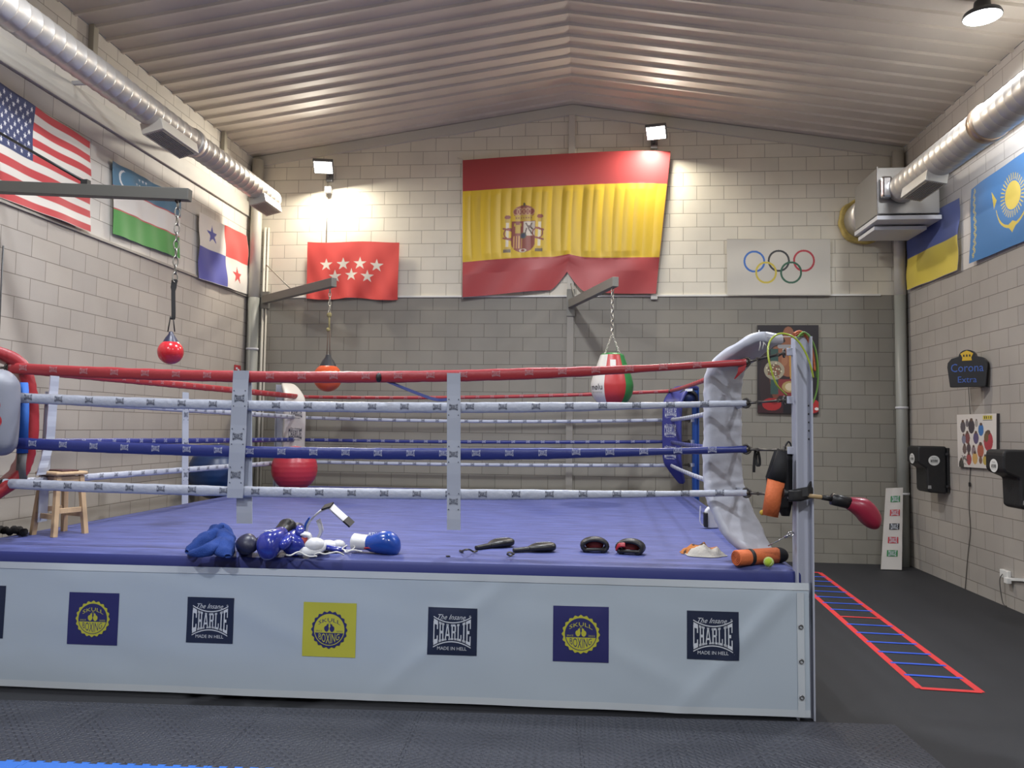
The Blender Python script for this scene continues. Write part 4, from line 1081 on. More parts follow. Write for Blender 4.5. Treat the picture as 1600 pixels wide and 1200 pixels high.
# -- focus paddles
def paddle(label, pa, pb, strap_pts):
    a, b = pa, pb; t = thing('punch_paddle', label, 'boxing paddle', a, 'pair of punch paddles'); u = (b-a); Lp = u.length; u.normalize()
    M = Matrix((u, Vector((-u.y, u.x, 0)).normalized(), u.cross(Vector((-u.y, u.x, 0)).normalized()))).transposed()
    m = MB(); loft(m, [(0, 0, .018, .018, .015), (.05, 0, .02, .02, .017), (.4*Lp, 0, .024, .024, .019)], M, a, 0, 14, 4, .9); m.build('handle', blackm, t)
    m = MB(); loft(m, [(.36*Lp, 0, .024, .024, .018), (.5*Lp, 0, .032, .055, .025), (.68*Lp, 0, .036, .072, .030), (.88*Lp, 0, .036, .070, .030), (.97*Lp, 0, .035, .045, .024), (1.0*Lp, 0, .035, .01, .008)], M, a, 0, 20, 5, .8); h = m.build('striking_pad', blackm, t)
    m = MB(); add_text(m, 'CHARLIE', lambda x, y: a+M @ Vector((.72*Lp+x, y, .0675-1.2*y*y)), .11, .022, 0); m.build('lettering', pwhite, t)
    m = MB(); m.strip(sbez(strap_pts, 6), (0, 1, .3), .022, .005); m.build('wrist_strap', black, t)
paddle('black punch paddle farther from the canvas edge, its strap trailing to the left', onz(744, 860), onz(799, 853), [onz(746, 861, .02), onz(740, 862, .01), onz(734, 859, .045), onz(727, 859, .05), onz(721, 861, .015), onz(718, 860, .006), onz(724, 862, .01)])
paddle('black punch paddle nearer the canvas edge, just right of the other', onz(802, 864), onz(867, 861), [onz(804, 865, .02), onz(797, 868, .008), onz(792, 865, .03), onz(797, 863, .045), onz(803, 866, .03)])
# -- focus mitts
def mitt(label, px, py, ang, s, redside):
    c = onz(px, py); t = thing('focus_mitt', label, 'focus mitt', c, 'pair of focus mitts'); M = rot(ang)*s
    m = MB()
    # thick curved pad standing on its edge with an opening for the hand
    pts = [Vector((.105*math.cos(a)*1.0, .0, .052+.055*math.sin(a)))for a in [math.radians(d) for d in range(-60, 241, 15)]]
    m.pillow([c+M @ p for p in pts], M @ Vector((0, 1, 0)), .13*s, .04*s, 0, 12, .6); m.build('pad', blackm, t)
    m = MB(); m.ball(c+M @ Vector((0, .03, .055)), .06*s, 0, 16, 10, (1.35, .6, .72)); m.build('hand_pocket', mat('mitt_red', '9A3A40', .5), t, label='red inner pocket')
    m = MB(); m.pillow(sbez([c+M @ Vector((-.10, -.045, .02)), c+M @ Vector((0, -.075, .03)), c+M @ Vector((.10, -.045, .025))], 6), (0, .3, 1), .03*s, .02*s, 0, 10, .6); m.build('edge_band', blackm if not redside else gm_blk, t)
    m = MB(); add_text(m, 'CHARLIE', lambda x, y: c+M @ Vector((x, y-.03, .1285-4.6*x*x)), .09, .035, 0); m.build('lettering', pwhite, t)
    if redside:
        m = MB(); m.pillow(sbez([c+M @ Vector((-.11, -.055, .04)), c+M @ Vector((-.08, -.07, .075)), c+M @ Vector((-.03, -.07, .08))], 5), (0, .5, 1), .04*s, .016*s, 0, 10, .6); m.build('red_patch', gm_red, t)
mitt('black focus mitt with a red pocket, left one of the pair near the canvas edge', 929, 862, .05, .85, False)
mitt('black focus mitt with a red patch, right one of the pair near the canvas edge', 985, 865, -.25, .85, True)
# -- tiger patterned cloth
tg = [mat('tiger_orange', 'A8662C', .9, bump=.3, bscale=90), mat('tiger_brown', '3E2C20', .9), mat('cloth_offwhite', 'A8A39A', .9, bump=.3, bscale=90)]
def tiger(i, k, p):
    v = noise.noise(p*30); w_ = noise.noise(p*11+Vector((4, 1, 0)))
    if p.y < -.035+.05*w_ : return 2
    return 1 if v > .12 else 0
cloth_heap('tshirt', 'crumpled orange, brown and off-white patterned shirt near the right end of the canvas edge', 'clothing', onz(1099, 866), .165, .13, .075, tg, 3, -.1, 4, paint=tiger)
# -- orange foam roller under the pad
a, b = onz(1160, 869, .052), onz(1212, 858, .05)
of = mat('foam_orange', 'CC6A3C', .75, bump=.2, bscale=60); t = thing('foam_roller', 'orange rolled foam mat lying under the foot of the white corner pad', 'rolled mat', onz(1168, 869))
a = onz(1150, 872, .052); b = a+Vector((.30, .17, 0)); u = (b-a).normalized()
m = MB(); m.tube([a, a+u*.004, b], [.047, .052, .052], 28); m.build('roll', of, t)
m = MB()
sp_ = []
for k in range(60): r = .004+.046*k/60; q = k*.42; sp_.append(a-u*.002+Vector((0, 0, 1))*(r*math.sin(q))+u.cross(Vector((0, 0, 1)))*(r*math.cos(q)))
m.tube(sp_, .0016, 5); m.build('roll_end', mat('foam_dark_orange', '9A4A28', .8), t)
m = MB(); m.tube([a+u*.10, a+u*.102, a+u*.128, a+u*.13], [.052, .0545, .0545, .052], 28); m.build('strap', black, t)
m = MB(); m.ball(b+u*.02, .058, 0, 18, 12, (1.1, 1.1, .9)); m.build('end_cover', mat('black_cloth', '15151B', .9), t, label='black cloth bunched at the far end')
# -- tennis ball
c = onz(1201, 878, .033); tn = mat('tennis_felt', 'A9C72E', .9, bump=.5, bscale=300, sheen=.5)
t = thing('tennis_ball', 'bright yellow-green tennis ball by the right corner of the canvas', 'ball', c); m = MB(); m.ball(c, .033, 0, 28, 18); m.build('felt', tn, t)
m = MB(); P = []
for k in range(60):
    q = 2*math.pi*k/60; A_, B_ = .78, .22
    v = Vector((A_*math.cos(q)+B_*math.cos(3*q), A_*math.sin(q)-B_*math.sin(3*q), 2*math.sqrt(A_*B_)*math.sin(2*q))).normalized()*.0331; P.append(c+rot(.5, .6, .3) @ v)
m.tube(P, .0013, 5, closed=True); m.build('seam', mat('seam_white', 'D8DCC0', .7), t)
# -- shin guard behind the pad
c = onz(1112, 826, 0); t = thing('shin_guard', 'white shin guard with a black end standing behind the white corner pad', 'shin guard', c)
m = MB(); m.pillow(sbez([c+Vector((.01, .02, .005)), c+Vector((.0, .02, .08)), c+Vector((-.01, .02, .15)), c+Vector((.02, .02, .19))], 5), (1, .3, 0), .11, .05, 0, 12, .6); m.build('shell', gw, t)
m = MB(); m.box(c+Vector((-.055, -.005, .08)), (.035, .07, .13)); m.build('end_face', black, t, bevel=.008)
m = MB(); m.strip(sbez([c+Vector((-.10, 0, .20)), c+Vector((-.105, 0, .12)), c+Vector((-.10, 0, .05)), c+Vector((-.05, 0, .012))], 6), (0, 1, 0), .03, .006); m.build('strap', gw, t)

# -- wooden stool
wood = mat('stool_wood', 'BFA27E', .5, bump=.1, bscale=30, var=.12, stretch=(1, 1, .15))
c0 = onz(76, 838); t = thing('wooden_stool', 'plain wooden stool standing on the canvas in the left corner', 'stool', c0)
sc_ = .32; Hs = at(88, 738, Y=c0.y).z-CZ; th = -.35
R = rot(th)
lg = [(-.5, -.5), (.5, -.5), (.5, .5), (-.5, .5)]
top = [c0+Vector((0, .12, 0))+R @ Vector((x*.19, y*.19, Hs-.03)) for x, y in lg]; bot = [c0+Vector((0, .12, 0))+R @ Vector((x*.26, y*.26, .0)) for x, y in lg]
for a, b in zip(bot, top):
    m = MB(); m.strip([a, b], R @ Vector((1, 0, 0)), .038, .038); m.build('leg', wood, t, bevel=.003)
for k in range(4):
    f = .33 if k % 2 == 0 else .42
    a = bot[k].lerp(top[k], f); b = bot[(k+1) % 4].lerp(top[(k+1) % 4], f); m = MB(); m.strip([a, b], (0, 0, 1), .04, .018); m.build('rung', wood, t, bevel=.002)
    a = bot[k].lerp(top[k], .93); b = bot[(k+1) % 4].lerp(top[(k+1) % 4], .93); m = MB(); m.strip([a, b], (0, 0, 1), .055, .018); m.build('apron_rail', wood, t, bevel=.002)
m = MB(); cs = c0+Vector((0, .12, Hs-.012)); m.box(cs, (.27, .27, .03), 0, R); m.build('seat', wood, t, bevel=.012)
m = MB(); m.pillow(sbez([cs+R @ Vector((-.12, 0, .02)), cs+R @ Vector((0, .02, .022)), cs+R @ Vector((.11, 0, .02))], 5), R @ Vector((0, 1, 0)), .14, .012, 0, 10, .6, .003)
tag(m.build('hand_wrap', mat('wrap_dark', '4A2C2C', .9)), 'dark flat hand wrap lying on the seat of the wooden stool', 'hand wrap')
# dark skipping rope or cloth on the canvas at the left edge
m = MB(); rnd = random.Random(2); p0 = onz(-6, 832, .015); pts = []
for k in range(16): pts.append(onz(-8+k*3.2, 829+3*math.sin(k*1.9), .02+.02*abs(math.sin(k*2.3))))
m.tube(sbez(pts, 4), [.022+.008*math.sin(i*.7) for i in range(61)], 9); tag(m.build('dark_cloth', mat('black_cloth', '15151B', .9)), 'dark crumpled cloth on the canvas at the left edge behind the stool', 'clothing')

# -- exercise balls
c = Vector((XL+.375, 9.35, 0)); c.z = at(342, 738, Y=9.35).z; c = at(340, 737, X=XL+.378)
t = thing('exercise_ball', 'big dark blue exercise ball wedged between the ring and the left wall', 'exercise ball', c)
def gymball(c, r, m_, t):
    m = MB(); prof = []
    for i in range(61):
        a = -math.pi/2+math.pi*i/60; rr = r+(.003 if (i % 4 == 0 and 8 < i < 52) else 0); prof.append((rr*math.cos(a), rr*math.sin(a)))
    m.lathe(prof, c, 40); m.build('shell', m_, t)
    m = MB(); m.ball(c+Vector((0, 0, r)), .012, 0, 10, 6); m.build('plug', cream, t)
gymball(c, .365, mat('ball_navy', '16305A', .35), t)
yb = 10.15; c = at(459, 771, Y=yb); c.z = CZ+.305; c.y = yb+.0
t = thing('exercise_ball', 'red exercise ball standing on the canvas in the back left corner', 'exercise ball', c)
gymball(c, .302, mat('ball_red', 'B0303E', .35, bump=.05, bscale=40), t)
# -- fire sign behind
p = at(371, 579, X=XL+.01); m = MB(); m.box(p, (.01, .20, .16), 0); q = m.v
o = tag(m.build('fire_sign', [mat('sign_red', 'A8323A', .5), pwhite]), 'small red fire sign on the left wall just above the top rope', 'sign')
m = MB(); m.box(p+Vector((.007, .02, -.01)), (.004, .05, .07)); m.box(p+Vector((.007, -.04, .03)), (.004, .05, .03)); m.build('symbol', pwhite, o)

# ================================================================== HANGING BALLS AND THEIR WALL ARMS
arm_m = mat('arm_grey', '77756D', .5)
def box_beam(m, a, b, w, h, mi=0): m.strip([a, b], (b-a).cross(Vector((0, 0, 1))), w, h, mi)
def chain(m, a, b, link=.04, r=.004):
    a, b = Vector(a), Vector(b); n = max(2, int((b-a).length/(link*.78))); u = (b-a).normalized(); s1 = u.orthogonal().normalized(); s2 = u.cross(s1)
    for i in range(n):
        c = a+(b-a)*(i+.5)/n; s = s1 if i % 2 else s2
        m.tube([c+u*(link/2*math.cos(q))+s*(link*.24*math.sin(q)) for q in [2*math.pi*k/10 for k in range(10)]], r, 5, closed=True)
def teardrop_ball(t, c, r, m_, top, ztop=None):
    m = MB(); prof = []
    for i in range(33):
        a = -math.pi/2+math.pi*.80*i/32; prof.append((r*math.cos(a), r*math.sin(a)))
    r1, z1 = prof[-1]; m.lathe(prof, c, 36); m.build('ball', m_, t)
    m = MB(); m.lathe([(r1+.003, z1-.004), (r1*.72, z1+.35*r), (r1*.38, z1+.62*r), (r1*.30, z1+.80*r), (r1*.15, z1+.86*r), (0, z1+.86*r)], c, 28); m.build('neck_cap', top, t, label='dark cap at the neck')
    return c+Vector((0, 0, z1+.84*r))
# left arm, from the left wall
e = at(297, 305, Y=6.2); e2 = at(0, 292, Y=6.12); wl = Vector((XL, 6.1, e2.z))
t = thing('bag_hanger', 'long dark grey steel arm across the striped flag, red ball hanging from its tip', 'wall arm', (XL, 6.1, wl.z))
m = MB(); box_beam(m, wl, e, .08, .10); m.build('beam', mat('arm_dark_grey', '4E4D49', .5), t, bevel=.004)
m = MB(); m.box(wl+Vector((.01, 0, 0)), (.02, .2, .3)); m.build('wall_plate', arm_m, t)
m = MB(); a = at(134, 285, Y=6.15); w_ = at(0, 208, Y=6.13); m.tube([a, a+(w_-a)*((XL+.01-a.x)/(w_.x-a.x))], .012, 8); m.box(a, (.06, .05, .04)); m.build('tie_rod', black, t, label='black tie rod')
hk = at(278, 313, Y=6.19)
c = at(272, 550, Y=6.19); c.x = hk.x-.015
t = thing('hanging_ball', 'shiny red ball with a dark cap hanging from the long steel arm', 'speed ball', c)
tp = teardrop_ball(t, c, .104, mat('ball_bright_red', 'C32A33', .2, coat=.4), mat('cap_navy', '25263E', .4))
m = MB(); z1 = at(275, 440, Y=6.19).z; chain(m, hk+Vector((0, 0, .0)), (hk.x, hk.y, z1), .085, .006); m.build('chain', mat('chain_steel', '8A8880', .35, metal=.8), t)
m = MB(); m.strip(sbez([Vector((hk.x, hk.y, z1+.02)), Vector((hk.x-.01, hk.y, z1-.08)), Vector((hk.x, hk.y, z1-.3)), tp+Vector((0, 0, .12))], 5), (1, .3, 0), [.035, .05]+[.045]*3+[.032]*11, .012); m.build('strap', black, t)
m = MB(); m.tube([tp+Vector((-.012, 0, .13)), tp+Vector((-.03, 0, 0))], .005, 6); m.tube([tp+Vector((.012, 0, .13)), tp+Vector((.03, 0, 0))], .005, 6); m.build('cord', black, t)
m = MB(); m.tube([hk+Vector((.022*math.cos(q), 0, .022*math.sin(q))) for q in [2*math.pi*k/12 for k in range(12)]], .006, 6, closed=True); m.build('ring', black, t)
# arm in the back left corner
a0 = Vector((XL+.28, D-.08, at(402, 468, Y=D-.1).z)); e = at(522, 441, Y=10.0)
e.z = a0.z+.02
e = at(522, 441, Z=a0.z)
t = thing('bag_hanger', 'grey steel arm from the left back corner with an orange ball hanging from it', 'wall arm', a0)
m = MB(); box_beam(m, a0, e, .08, .12); m.build('beam', arm_m, t, bevel=.004)
m = MB(); m.box(a0+Vector((0, .04, 0)), (.12, .05, .26)); m.build('wall_plate', arm_m, t)
m = MB(); q = a0+(e-a0)*.42; m.tube([q+Vector((0, 0, .05)), (a0.x, D-.06, a0.z+.55)], .010, 8); m.build('tie_rod', mat('rod_grey', '8A8678', .5), t)
ho = a0+(e-a0)*.93
c = Vector((ho.x, ho.y, at(512, 590, Y=ho.y).z)); c.x = at(512, 590, Y=ho.y).x
t = thing('hanging_ball', 'orange ball with a dark cap hanging in the back left of the hall', 'speed ball', c)
tp = teardrop_ball(t, c, .19, mat('ball_orange', 'D0562C', .3, coat=.2), mat('cap_dark', '34353A', .45))
zk1, zk2 = at(512, 492, Y=ho.y).z, at(512, 515, Y=ho.y).z
m = MB(); chain(m, (c.x, ho.y, ho.z-.06), (c.x, ho.y, zk1), .07, .006); m.build('chain', mat('chain_pale', 'B8B4A4', .4, metal=.6), t)
m = MB(); m.tube([(c.x, ho.y, zk1), (c.x+.004, ho.y, zk2)], .012, 8); m.ball((c.x, ho.y, zk1), .035, 0, 10, 8); m.ball((c.x-.01, ho.y, zk2), .028, 0, 10, 8); m.build('rope', mat('old_rope', '9A8F62', .9), t)
m = MB(); m.tube([(c.x-.012, ho.y, zk2), tp+Vector((-.02, 0, 0))], .006, 6); m.tube([(c.x+.012, ho.y, zk2), tp+Vector((.02, 0, 0))], .006, 6); m.build('cord', mat('brown_cord', '6A5548', .8), t)
# arm on the pilaster with the pear bag
a0 = Vector((XM+.0, D-.07, at(893, 474, Y=D-.1).z)); e = at(962, 440, Z=a0.z)
t = thing('bag_hanger', 'grey steel arm on the middle of the back wall carrying the striped bag', 'wall arm', a0)
m = MB(); box_beam(m, a0, e, .08, .12); m.build('beam', arm_m, t, bevel=.004)
m = MB(); m.box(a0+Vector((0, .03, .02)), (.12, .04, .4)); m.build('wall_plate', arm_m, t)
m = MB(); q = a0+(e-a0)*.1; m.tube([q+Vector((0, 0, .06)), (a0.x, D-.05, a0.z+.3)], .010, 8); m.build('tie_rod', arm_m, t)
hb = a0+(e-a0)*.94
c = at(956, 602, Y=hb.y); c.x = hb.x
t = thing('pear_bag', 'pear-shaped punch bag in white, red and green panels hanging on chains', 'punch bag', c)
s_ = (at(990, 602, Y=hb.y).x-at(923, 602, Y=hb.y).x)/2
zt_, zb_b = at(956, 554, Y=hb.y).z-c.z, at(956, 634, Y=hb.y).z-c.z
mw, mr_, mg = mat('bag_white', 'C9C5BE', .45), mat('bag_red', 'AF3434', .4), mat('bag_green', '2F7A40', .4)
prof = [(0, zb_b-.03), (.35*s_, zb_b-.02), (.68*s_, zb_b*.85), (.92*s_, zb_b*.5), (1.0*s_, zb_b*.1), (.98*s_, zt_*.1), (.88*s_, zt_*.35), (.72*s_, zt_*.65), (.60*s_, zt_*.88), (.52*s_, zt_), (.3*s_, zt_+.02), (0, zt_+.02)]
P = [(a_, b_) for a_, b_ in [(v.x, v.z) for v in smooth_path([(r, 0, z) for r, z in prof], 4)]]
seg = 48
def panel_of(k, i):
    a = 360*(k+.5)/seg
    if i > len(P)-11: return 2
    # the red panel faces the hall (270 deg), white to the left, green to the right
    for lo, hi, mi in ((190, 245, 0), (245, 305, 1), (305, 360, 2), (0, 60, 0), (60, 125, 1), (125, 190, 2)):
        if lo <= a < hi: return mi
    return 0
m = MB(); m.lathe([(max(r, 0), z) for r, z in P], c, seg, 0, None, panel_of); m.build('bag_body', [mw, mr_, mg], t)
def on_bag(ang, x, y, zc_, off=.004):
    z = zc_+y; r = np.interp(z, [p[1] for p in P[2:-8]], [p[0] for p in P[2:-8]])+off; a = math.radians(ang)+x/r
    return c+Vector((r*math.cos(a), r*math.sin(a), z))
m = MB(); add_text(m, 'mølu', lambda x, y: on_bag(222, x, y, -.03), .19, .075, 0); m.build('lettering', mat('print_black', '1E1C1E', .6), t)
m = MB(); add_text(m, 'BOXING', lambda x, y: on_bag(222, x, y, -.095), .17, .018, 0); m.build('small_lettering', mat('print_grey', '8A8680', .6), t)
m = MB(); vs = [on_bag(272, x, y, zt_*.62) for x, y in ((-.035, -.07), (.035, -.07), (.035, .07), (-.035, .07))]; m.poly(vs); m.build('label_patch', mw, t)
jn = Vector((c.x, hb.y, at(956, 522, Y=hb.y).z))
m = MB(); chain(m, (hb.x, hb.y, hb.z-.06), jn, .075, .007); m.build('chain', mat('chain_bright', 'B8B4AA', .3, metal=.85), t)
for k in range(4):
    q = math.radians(45+90*k); p = c+Vector((.5*s_*math.cos(q), .5*s_*math.sin(q), zt_)); m = MB(); chain(m, jn, p, .04, .004); m.build('chain', mat('chain_bright', 'B8B4AA', .3, metal=.85), t)

# ================================================================== RIGHT WALL
def wall_pad(label, px0, py0, pxw, pybot, yw, group='black punch pads on the right wall'):
    """side profile in the x-z plane, thickness along y; px0/py0 the front top corner"""
    zt0 = at(px0, py0, Y=yw).z; xf = at(px0, py0, Y=yw).x; zb0 = at(pxw, pybot, Y=yw).z; xw = XR-.03; H = zt0-zb0; W = xw-xf
    t = thing('wall_punch_pad', label, 'punch pad', (xw, yw+.17, zb0), group)
    pr = [(xf+.02*W, zt0-.02*H), (xf+.10*W, zt0), (xw, zt0), (xw, zb0), (xf+.40*W, zb0+.02*H), (xf+.32*W, zb0+.07*H), (xf+.31*W, zb0+.50*H), (xf+.30*W, zb0+.53*H), (xf+.05*W, zb0+.62*H), (xf, zb0+.68*H), (xf, zt0-.10*H)]
    m = MB(); m.prism([(x, yw, z) for x, z in pr], (0, .34, 0)); m.build('pad_body', mat('pad_black', '1C1C1E', .5, bump=.08, bscale=40), t, bevel=.02)
    m = MB(); m.box((XR-.015, yw+.17, (zt0+zb0)/2), (.03, .38, H*.94)); m.build('backing_board', black, t, bevel=.004)
    for zz in (zt0-.16*H, zb0+.16*H):
        m = MB(); m.tube([(XR-.045, yw-.04, zz), (XR-.03, yw-.03, zz)], .018, 8); m.build('bolt', black, t)
    def oval(fr, rx, ry, txt):
        m = MB(); m.poly([fr(rx*math.cos(2*math.pi*k/32), ry*math.sin(2*math.pi*k/32), .003) for k in range(32)], 0)
        m.poly([fr(rx*.62*x, ry*.62*y, .005) for x, y in ((-1, -.5), (1, -.5), (1, .3), (-1, .3))], 1)
        mark(m, lambda x, y: fr(x, y-.008, .007), rx*1.15, 0, low=True)
        add_text(m, 'The Insane', lambda x, y: fr(x, y+ry*.55, .006), rx*.8, ry*.2, 1); return m
    cx, cz_ = xf+.56*W, zt0-.30*H
    oval(lambda x, y, o: Vector((cx+x, yw-o-.0, cz_+y)), .068, .062, '').build('badge', [mat('badge_white', 'D0D0CC', .5), black], t)
    oval(lambda x, y, o: Vector((xf-o, yw+.17-x, zt0-.27*H+y)), .075, .065, '').build('badge', [mat('badge_white', 'D0D0CC', .5), black], t)
    m = MB(); x0 = xf+.39*W; z0 = zb0+.14*H; m.poly([(x0-.022, yw-.003, z0-.02), (x0+.022, yw-.003, z0-.02), (x0+.018, yw-.003, z0+.02), (x0-.018, yw-.003, z0+.02)]); m.build('tag', mat('tag_grey', '8E8E8E', .6), t)
wall_pad('black punch pad on the right wall nearer the corner pipe, below the crowned sign', 1434, 697, 1482, 772, 10.2)
wall_pad('black punch pad at the right edge of the view, beside the crowd poster', 1567, 703, 1630, 800, 7.9)
# bar sign
c = at(1527, 577, X=XR-.10); t = thing('bar_sign', 'small black wall sign with a yellow crown and blue lettering', 'sign', c)
cy = c.y
nrm = Vector((-.62, -.78, 0)).normalized(); sx_ = Vector((.78, -.62, 0)).normalized()   # the face turns towards the hall
def sf(x, y, o=0): return Vector((XR-.20, cy+.02, c.z))+sx_*x+Vector((0, 0, y))+nrm*o
out = []
for k in range(25):
    a = math.radians(180-180*k/24); out.append((.085*math.cos(a)*1.0, .15+.075*math.sin(a)))
sh = [(-.18, -.20), (.18, -.20), (.205, .03), (.20, .08), (.16, .13), (.09, .15)]+[(x, y) for x, y in out[::-1]]+[(-.09, .15), (-.16, .13), (-.20, .08), (-.205, .03)]
m = MB(); m.prism([sf(x, y) for x, y in sh], -nrm*.10); m.build('sign_box', mat('sign_black', '16171A', .35), t, bevel=.008)
m = MB(); m.box((XR-.06, cy+.12, c.z-.02), (.12, .14, .2)); m.build('wall_mount', black, t)
m = MB(); add_text(m, 'Corona', lambda x, y: sf(x, y+.02, .004), .33, .095, 0); m.build('lettering', mat('neon_blue', '3A5CA8', .4), t)
m = MB(); add_text(m, 'Extra', lambda x, y: sf(x, y-.115, .004), .19, .07, 0); m.build('lettering', mat('neon_blue', '3A5CA8', .4), t)
m = MB(); m.poly([sf(x, y, .004) for x, y in ((-.05, .10), (.05, .10), (.045, .135), (.065, .18), (.035, .20), (0, .215), (-.035, .20), (-.065, .18), (-.045, .135))], 0)
for x in (-.03, 0, .03): m.poly([sf(x-.009, .145, .006), sf(x+.009, .145, .006), sf(x+.006, .17, .006), sf(x-.006, .17, .006)], 1)
m.build('crown', [mat('crown_yellow', 'D0A81E', .4), black], t)
m = MB(); a = at(1513, 604, X=XR-.02); b = at(1516, 647, X=XR-.02); m.tube([a, b], .004, 6); a = at(1516, 735, X=XR-.01); P_ = [a, at(1515, 756, X=XR-.01), at(1514, 790, X=XR-.01), at(1516, 830, X=XR-.01), at(1512, 870, X=XR-.01), at(1508, 921, X=XR-.01)]
P2 = sbez(P_, 6); m.tube([b]+P2, .0045, 6)
cbl = m.build('power_cable', mat('cable_grey', '4A4846', .6)); tag(cbl, 'thin dark cable running down the right wall from the crowned sign behind the poster', 'cable')
m = MB(); m.box(at(1515, 757, X=XR-.02), (.02, .02, .05)); m.build('switch', black, cbl, bevel=.004)
# socket and trunking
p = at(1571, 897, X=XR-.02); t = thing('power_socket', 'white double power socket low on the right wall with a grey cable plugged in', 'socket', p)
m = MB(); m.box(p, (.04, .16, .085)); m.build('socket_box', mat('white_plastic', 'D5D4D0', .35), t, bevel=.006)
m = MB(); m.box(p+Vector((-.03, -.10, -.05)), (.05, .07, .06)); m.build('adapter', mat('white_plastic', 'D5D4D0', .35), t, bevel=.006)
m = MB(); m.tube(sbez([p+Vector((-.03, 0, 0)), p+Vector((-.05, .02, -.08)), p+Vector((-.03, .01, -.3)), Vector((XR-.04, p.y-.05, .02))], 6), .005, 6); m.build('cable', mat('cable_grey', '4A4846', .6), t)
m = MB(); q = at(1600, 906, X=XR-.02); m.strip([p+Vector((0, -.1, -.035)), Vector((q.x, q.y, q.z)), Vector((q.x, q.y-1.5, q.z))], (1, 0, 0), .025, .03)
tag(m.build('cable_trunking', mat('white_plastic', 'D5D4D0', .35)), 'white cable trunking along the right wall beyond the socket', 'trunking')
# leaning banner pad
TLp, TRp = at(1384, 763, Y=D-.22), at(1409, 762, Y=D-.22); 
BLp, BRp = at(1376, 880, Y=10.8), at(1408, 885, Y=10.8)
BLp.z = BRp.z = .012
BLp = at(1376, 881, Y=11.0); BLp.z = .01; BRp = Vector((at(1408, 881, Y=11.0).x, 11.0, .01))
TLp = at(1384, 763, Y=11.2); TRp = at(1410, 762, Y=11.2)
t = thing('leaning_banner', 'tall white padded board with five coloured logo patches leaning by the corner pipe', 'banner', (BLp+BRp)/2)
nb = (TRp-TLp).cross(BLp-TLp).normalized(); nb = nb if nb.y < 0 else -nb
def bf(u, v, o=0): return (BLp*(1-u)+BRp*u)*(1-v)+(TLp*(1-u)+TRp*u)*v+nb*(o+.02+.006*noise.noise(Vector((u*2, v*6, 1)))*(1 if o < .01 else 1))
m = MB(); nu_, nv_ = 12, 40
fv = [bf(i/nu_, j/nv_) for j in range(nv_+1) for i in range(nu_+1)]; k = nu_+1
m.add(fv, [(j*k+i, j*k+i+1, (j+1)*k+i+1, (j+1)*k+i) for j in range(nv_) for i in range(nu_)], 0, True)
m.prism([BLp, BRp, TRp, TLp], nb*.018); m.build('padded_board', mat('banner_white', 'C9C4BE', .45, bump=.1, bscale=8), t)
for v, u0, cc_ in ((.86, .56, '2E8048'), (.69, .56, 'B8323C'), (.52, .56, '222226'), (.355, .52, 'B8323C'), (.195, .50, '2E8048')):
    m = MB(); m.poly([bf(u0+a, v+b, .004) for a, b in ((-.27, -.038), (.27, -.038), (.27, .038), (-.27, .038))], 0)
    wq = (BRp-BLp).length; hq = (TLp-BLp).length
    mark(m, lambda x, y: bf(u0+x/wq, v+y/hq, .008), .105, 1, low=True); m.build('logo_patch', [mat('patch_'+cc_, cc_, .5), pwhite], t)

# ================================================================== THINGS AT THE NEAR RIGHT POST
px_ = PT['FR']
# punch stick: boxing glove on a pole taped to the post
yy = px_.y-.085
a = at(1225, 770, Y=yy); b = at(1292, 778, Y=yy); c = at(1330, 787, Y=yy)
t = thing('punch_stick', 'dark red boxing glove fixed to a wooden pole taped across the white post', 'punch stick', a)
m = MB(); m.tube([a, b], .014, 12); m.build('pole', mat('pole_wood', 'B79C74', .5), t)
m = MB(); m.tube([a+Vector((-.005, 0, 0)), a+(b-a)*.18], [.03, .02], 10); m.tube([b-(b-a)*.12, b+(c-b)*.2], .017, 10); m.build('tape', black, t)
m = MB(); m.strip([at(1233, 772, Y=yy-.015), at(1262, 768, Y=yy-.02), at(1267, 758, Y=yy)], (0, .2, 1), [.05, .06, .05], .02)
m.pillow([at(1232, 775, Y=yy-.02), at(1250, 774, Y=yy-.025), at(1268, 770, Y=yy+.02)], (0, .1, 1), .075, .03, 0, 12, .6, .008); m.build('wrap', gm_blk, t, label='black binding around the post')
u = (c-b).normalized(); ss = 1.02; Mx = rot(0, math.radians(14), math.radians(180))
MM = Mx; cb = b+u*.03
m = MB(); m.pillow([cb, cb+u*.05, cb+u*.12], (0, 1, 0), .085, .075, 0, 14, .8, .004); m.build('cuff', gm_blk, t)
g0 = cb+u*.02
mm = MB(); loft(mm, [(.085, 0, 0, .040, .040), (.11, 0, .0, .052, .048), (.15, 0, .006, .066, .062), (.19, 0, .020, .070, .078), (.235, 0, .040, .066, .078), (.275, 0, .058, .055, .062), (.298, 0, .066, .034, .040), (.306, 0, .068, .008, .01)], MM, g0, 0, 24, 5, .9); mm.build('glove_mitt', mat('glove_maroon', '8E1F38', .35, coat=.15), t)
mm = MB(); loft(mm, [(.10, -.045, -.018, .014, .014), (.135, -.062, -.022, .027, .026), (.175, -.066, -.018, .031, .030), (.215, -.060, -.008, .027, .028), (.24, -.052, .0, .008, .01)], MM, g0, 0, 16, 4, .95); mm.build('glove_thumb', mat('glove_maroon', '8E1F38', .35, coat=.15), t)
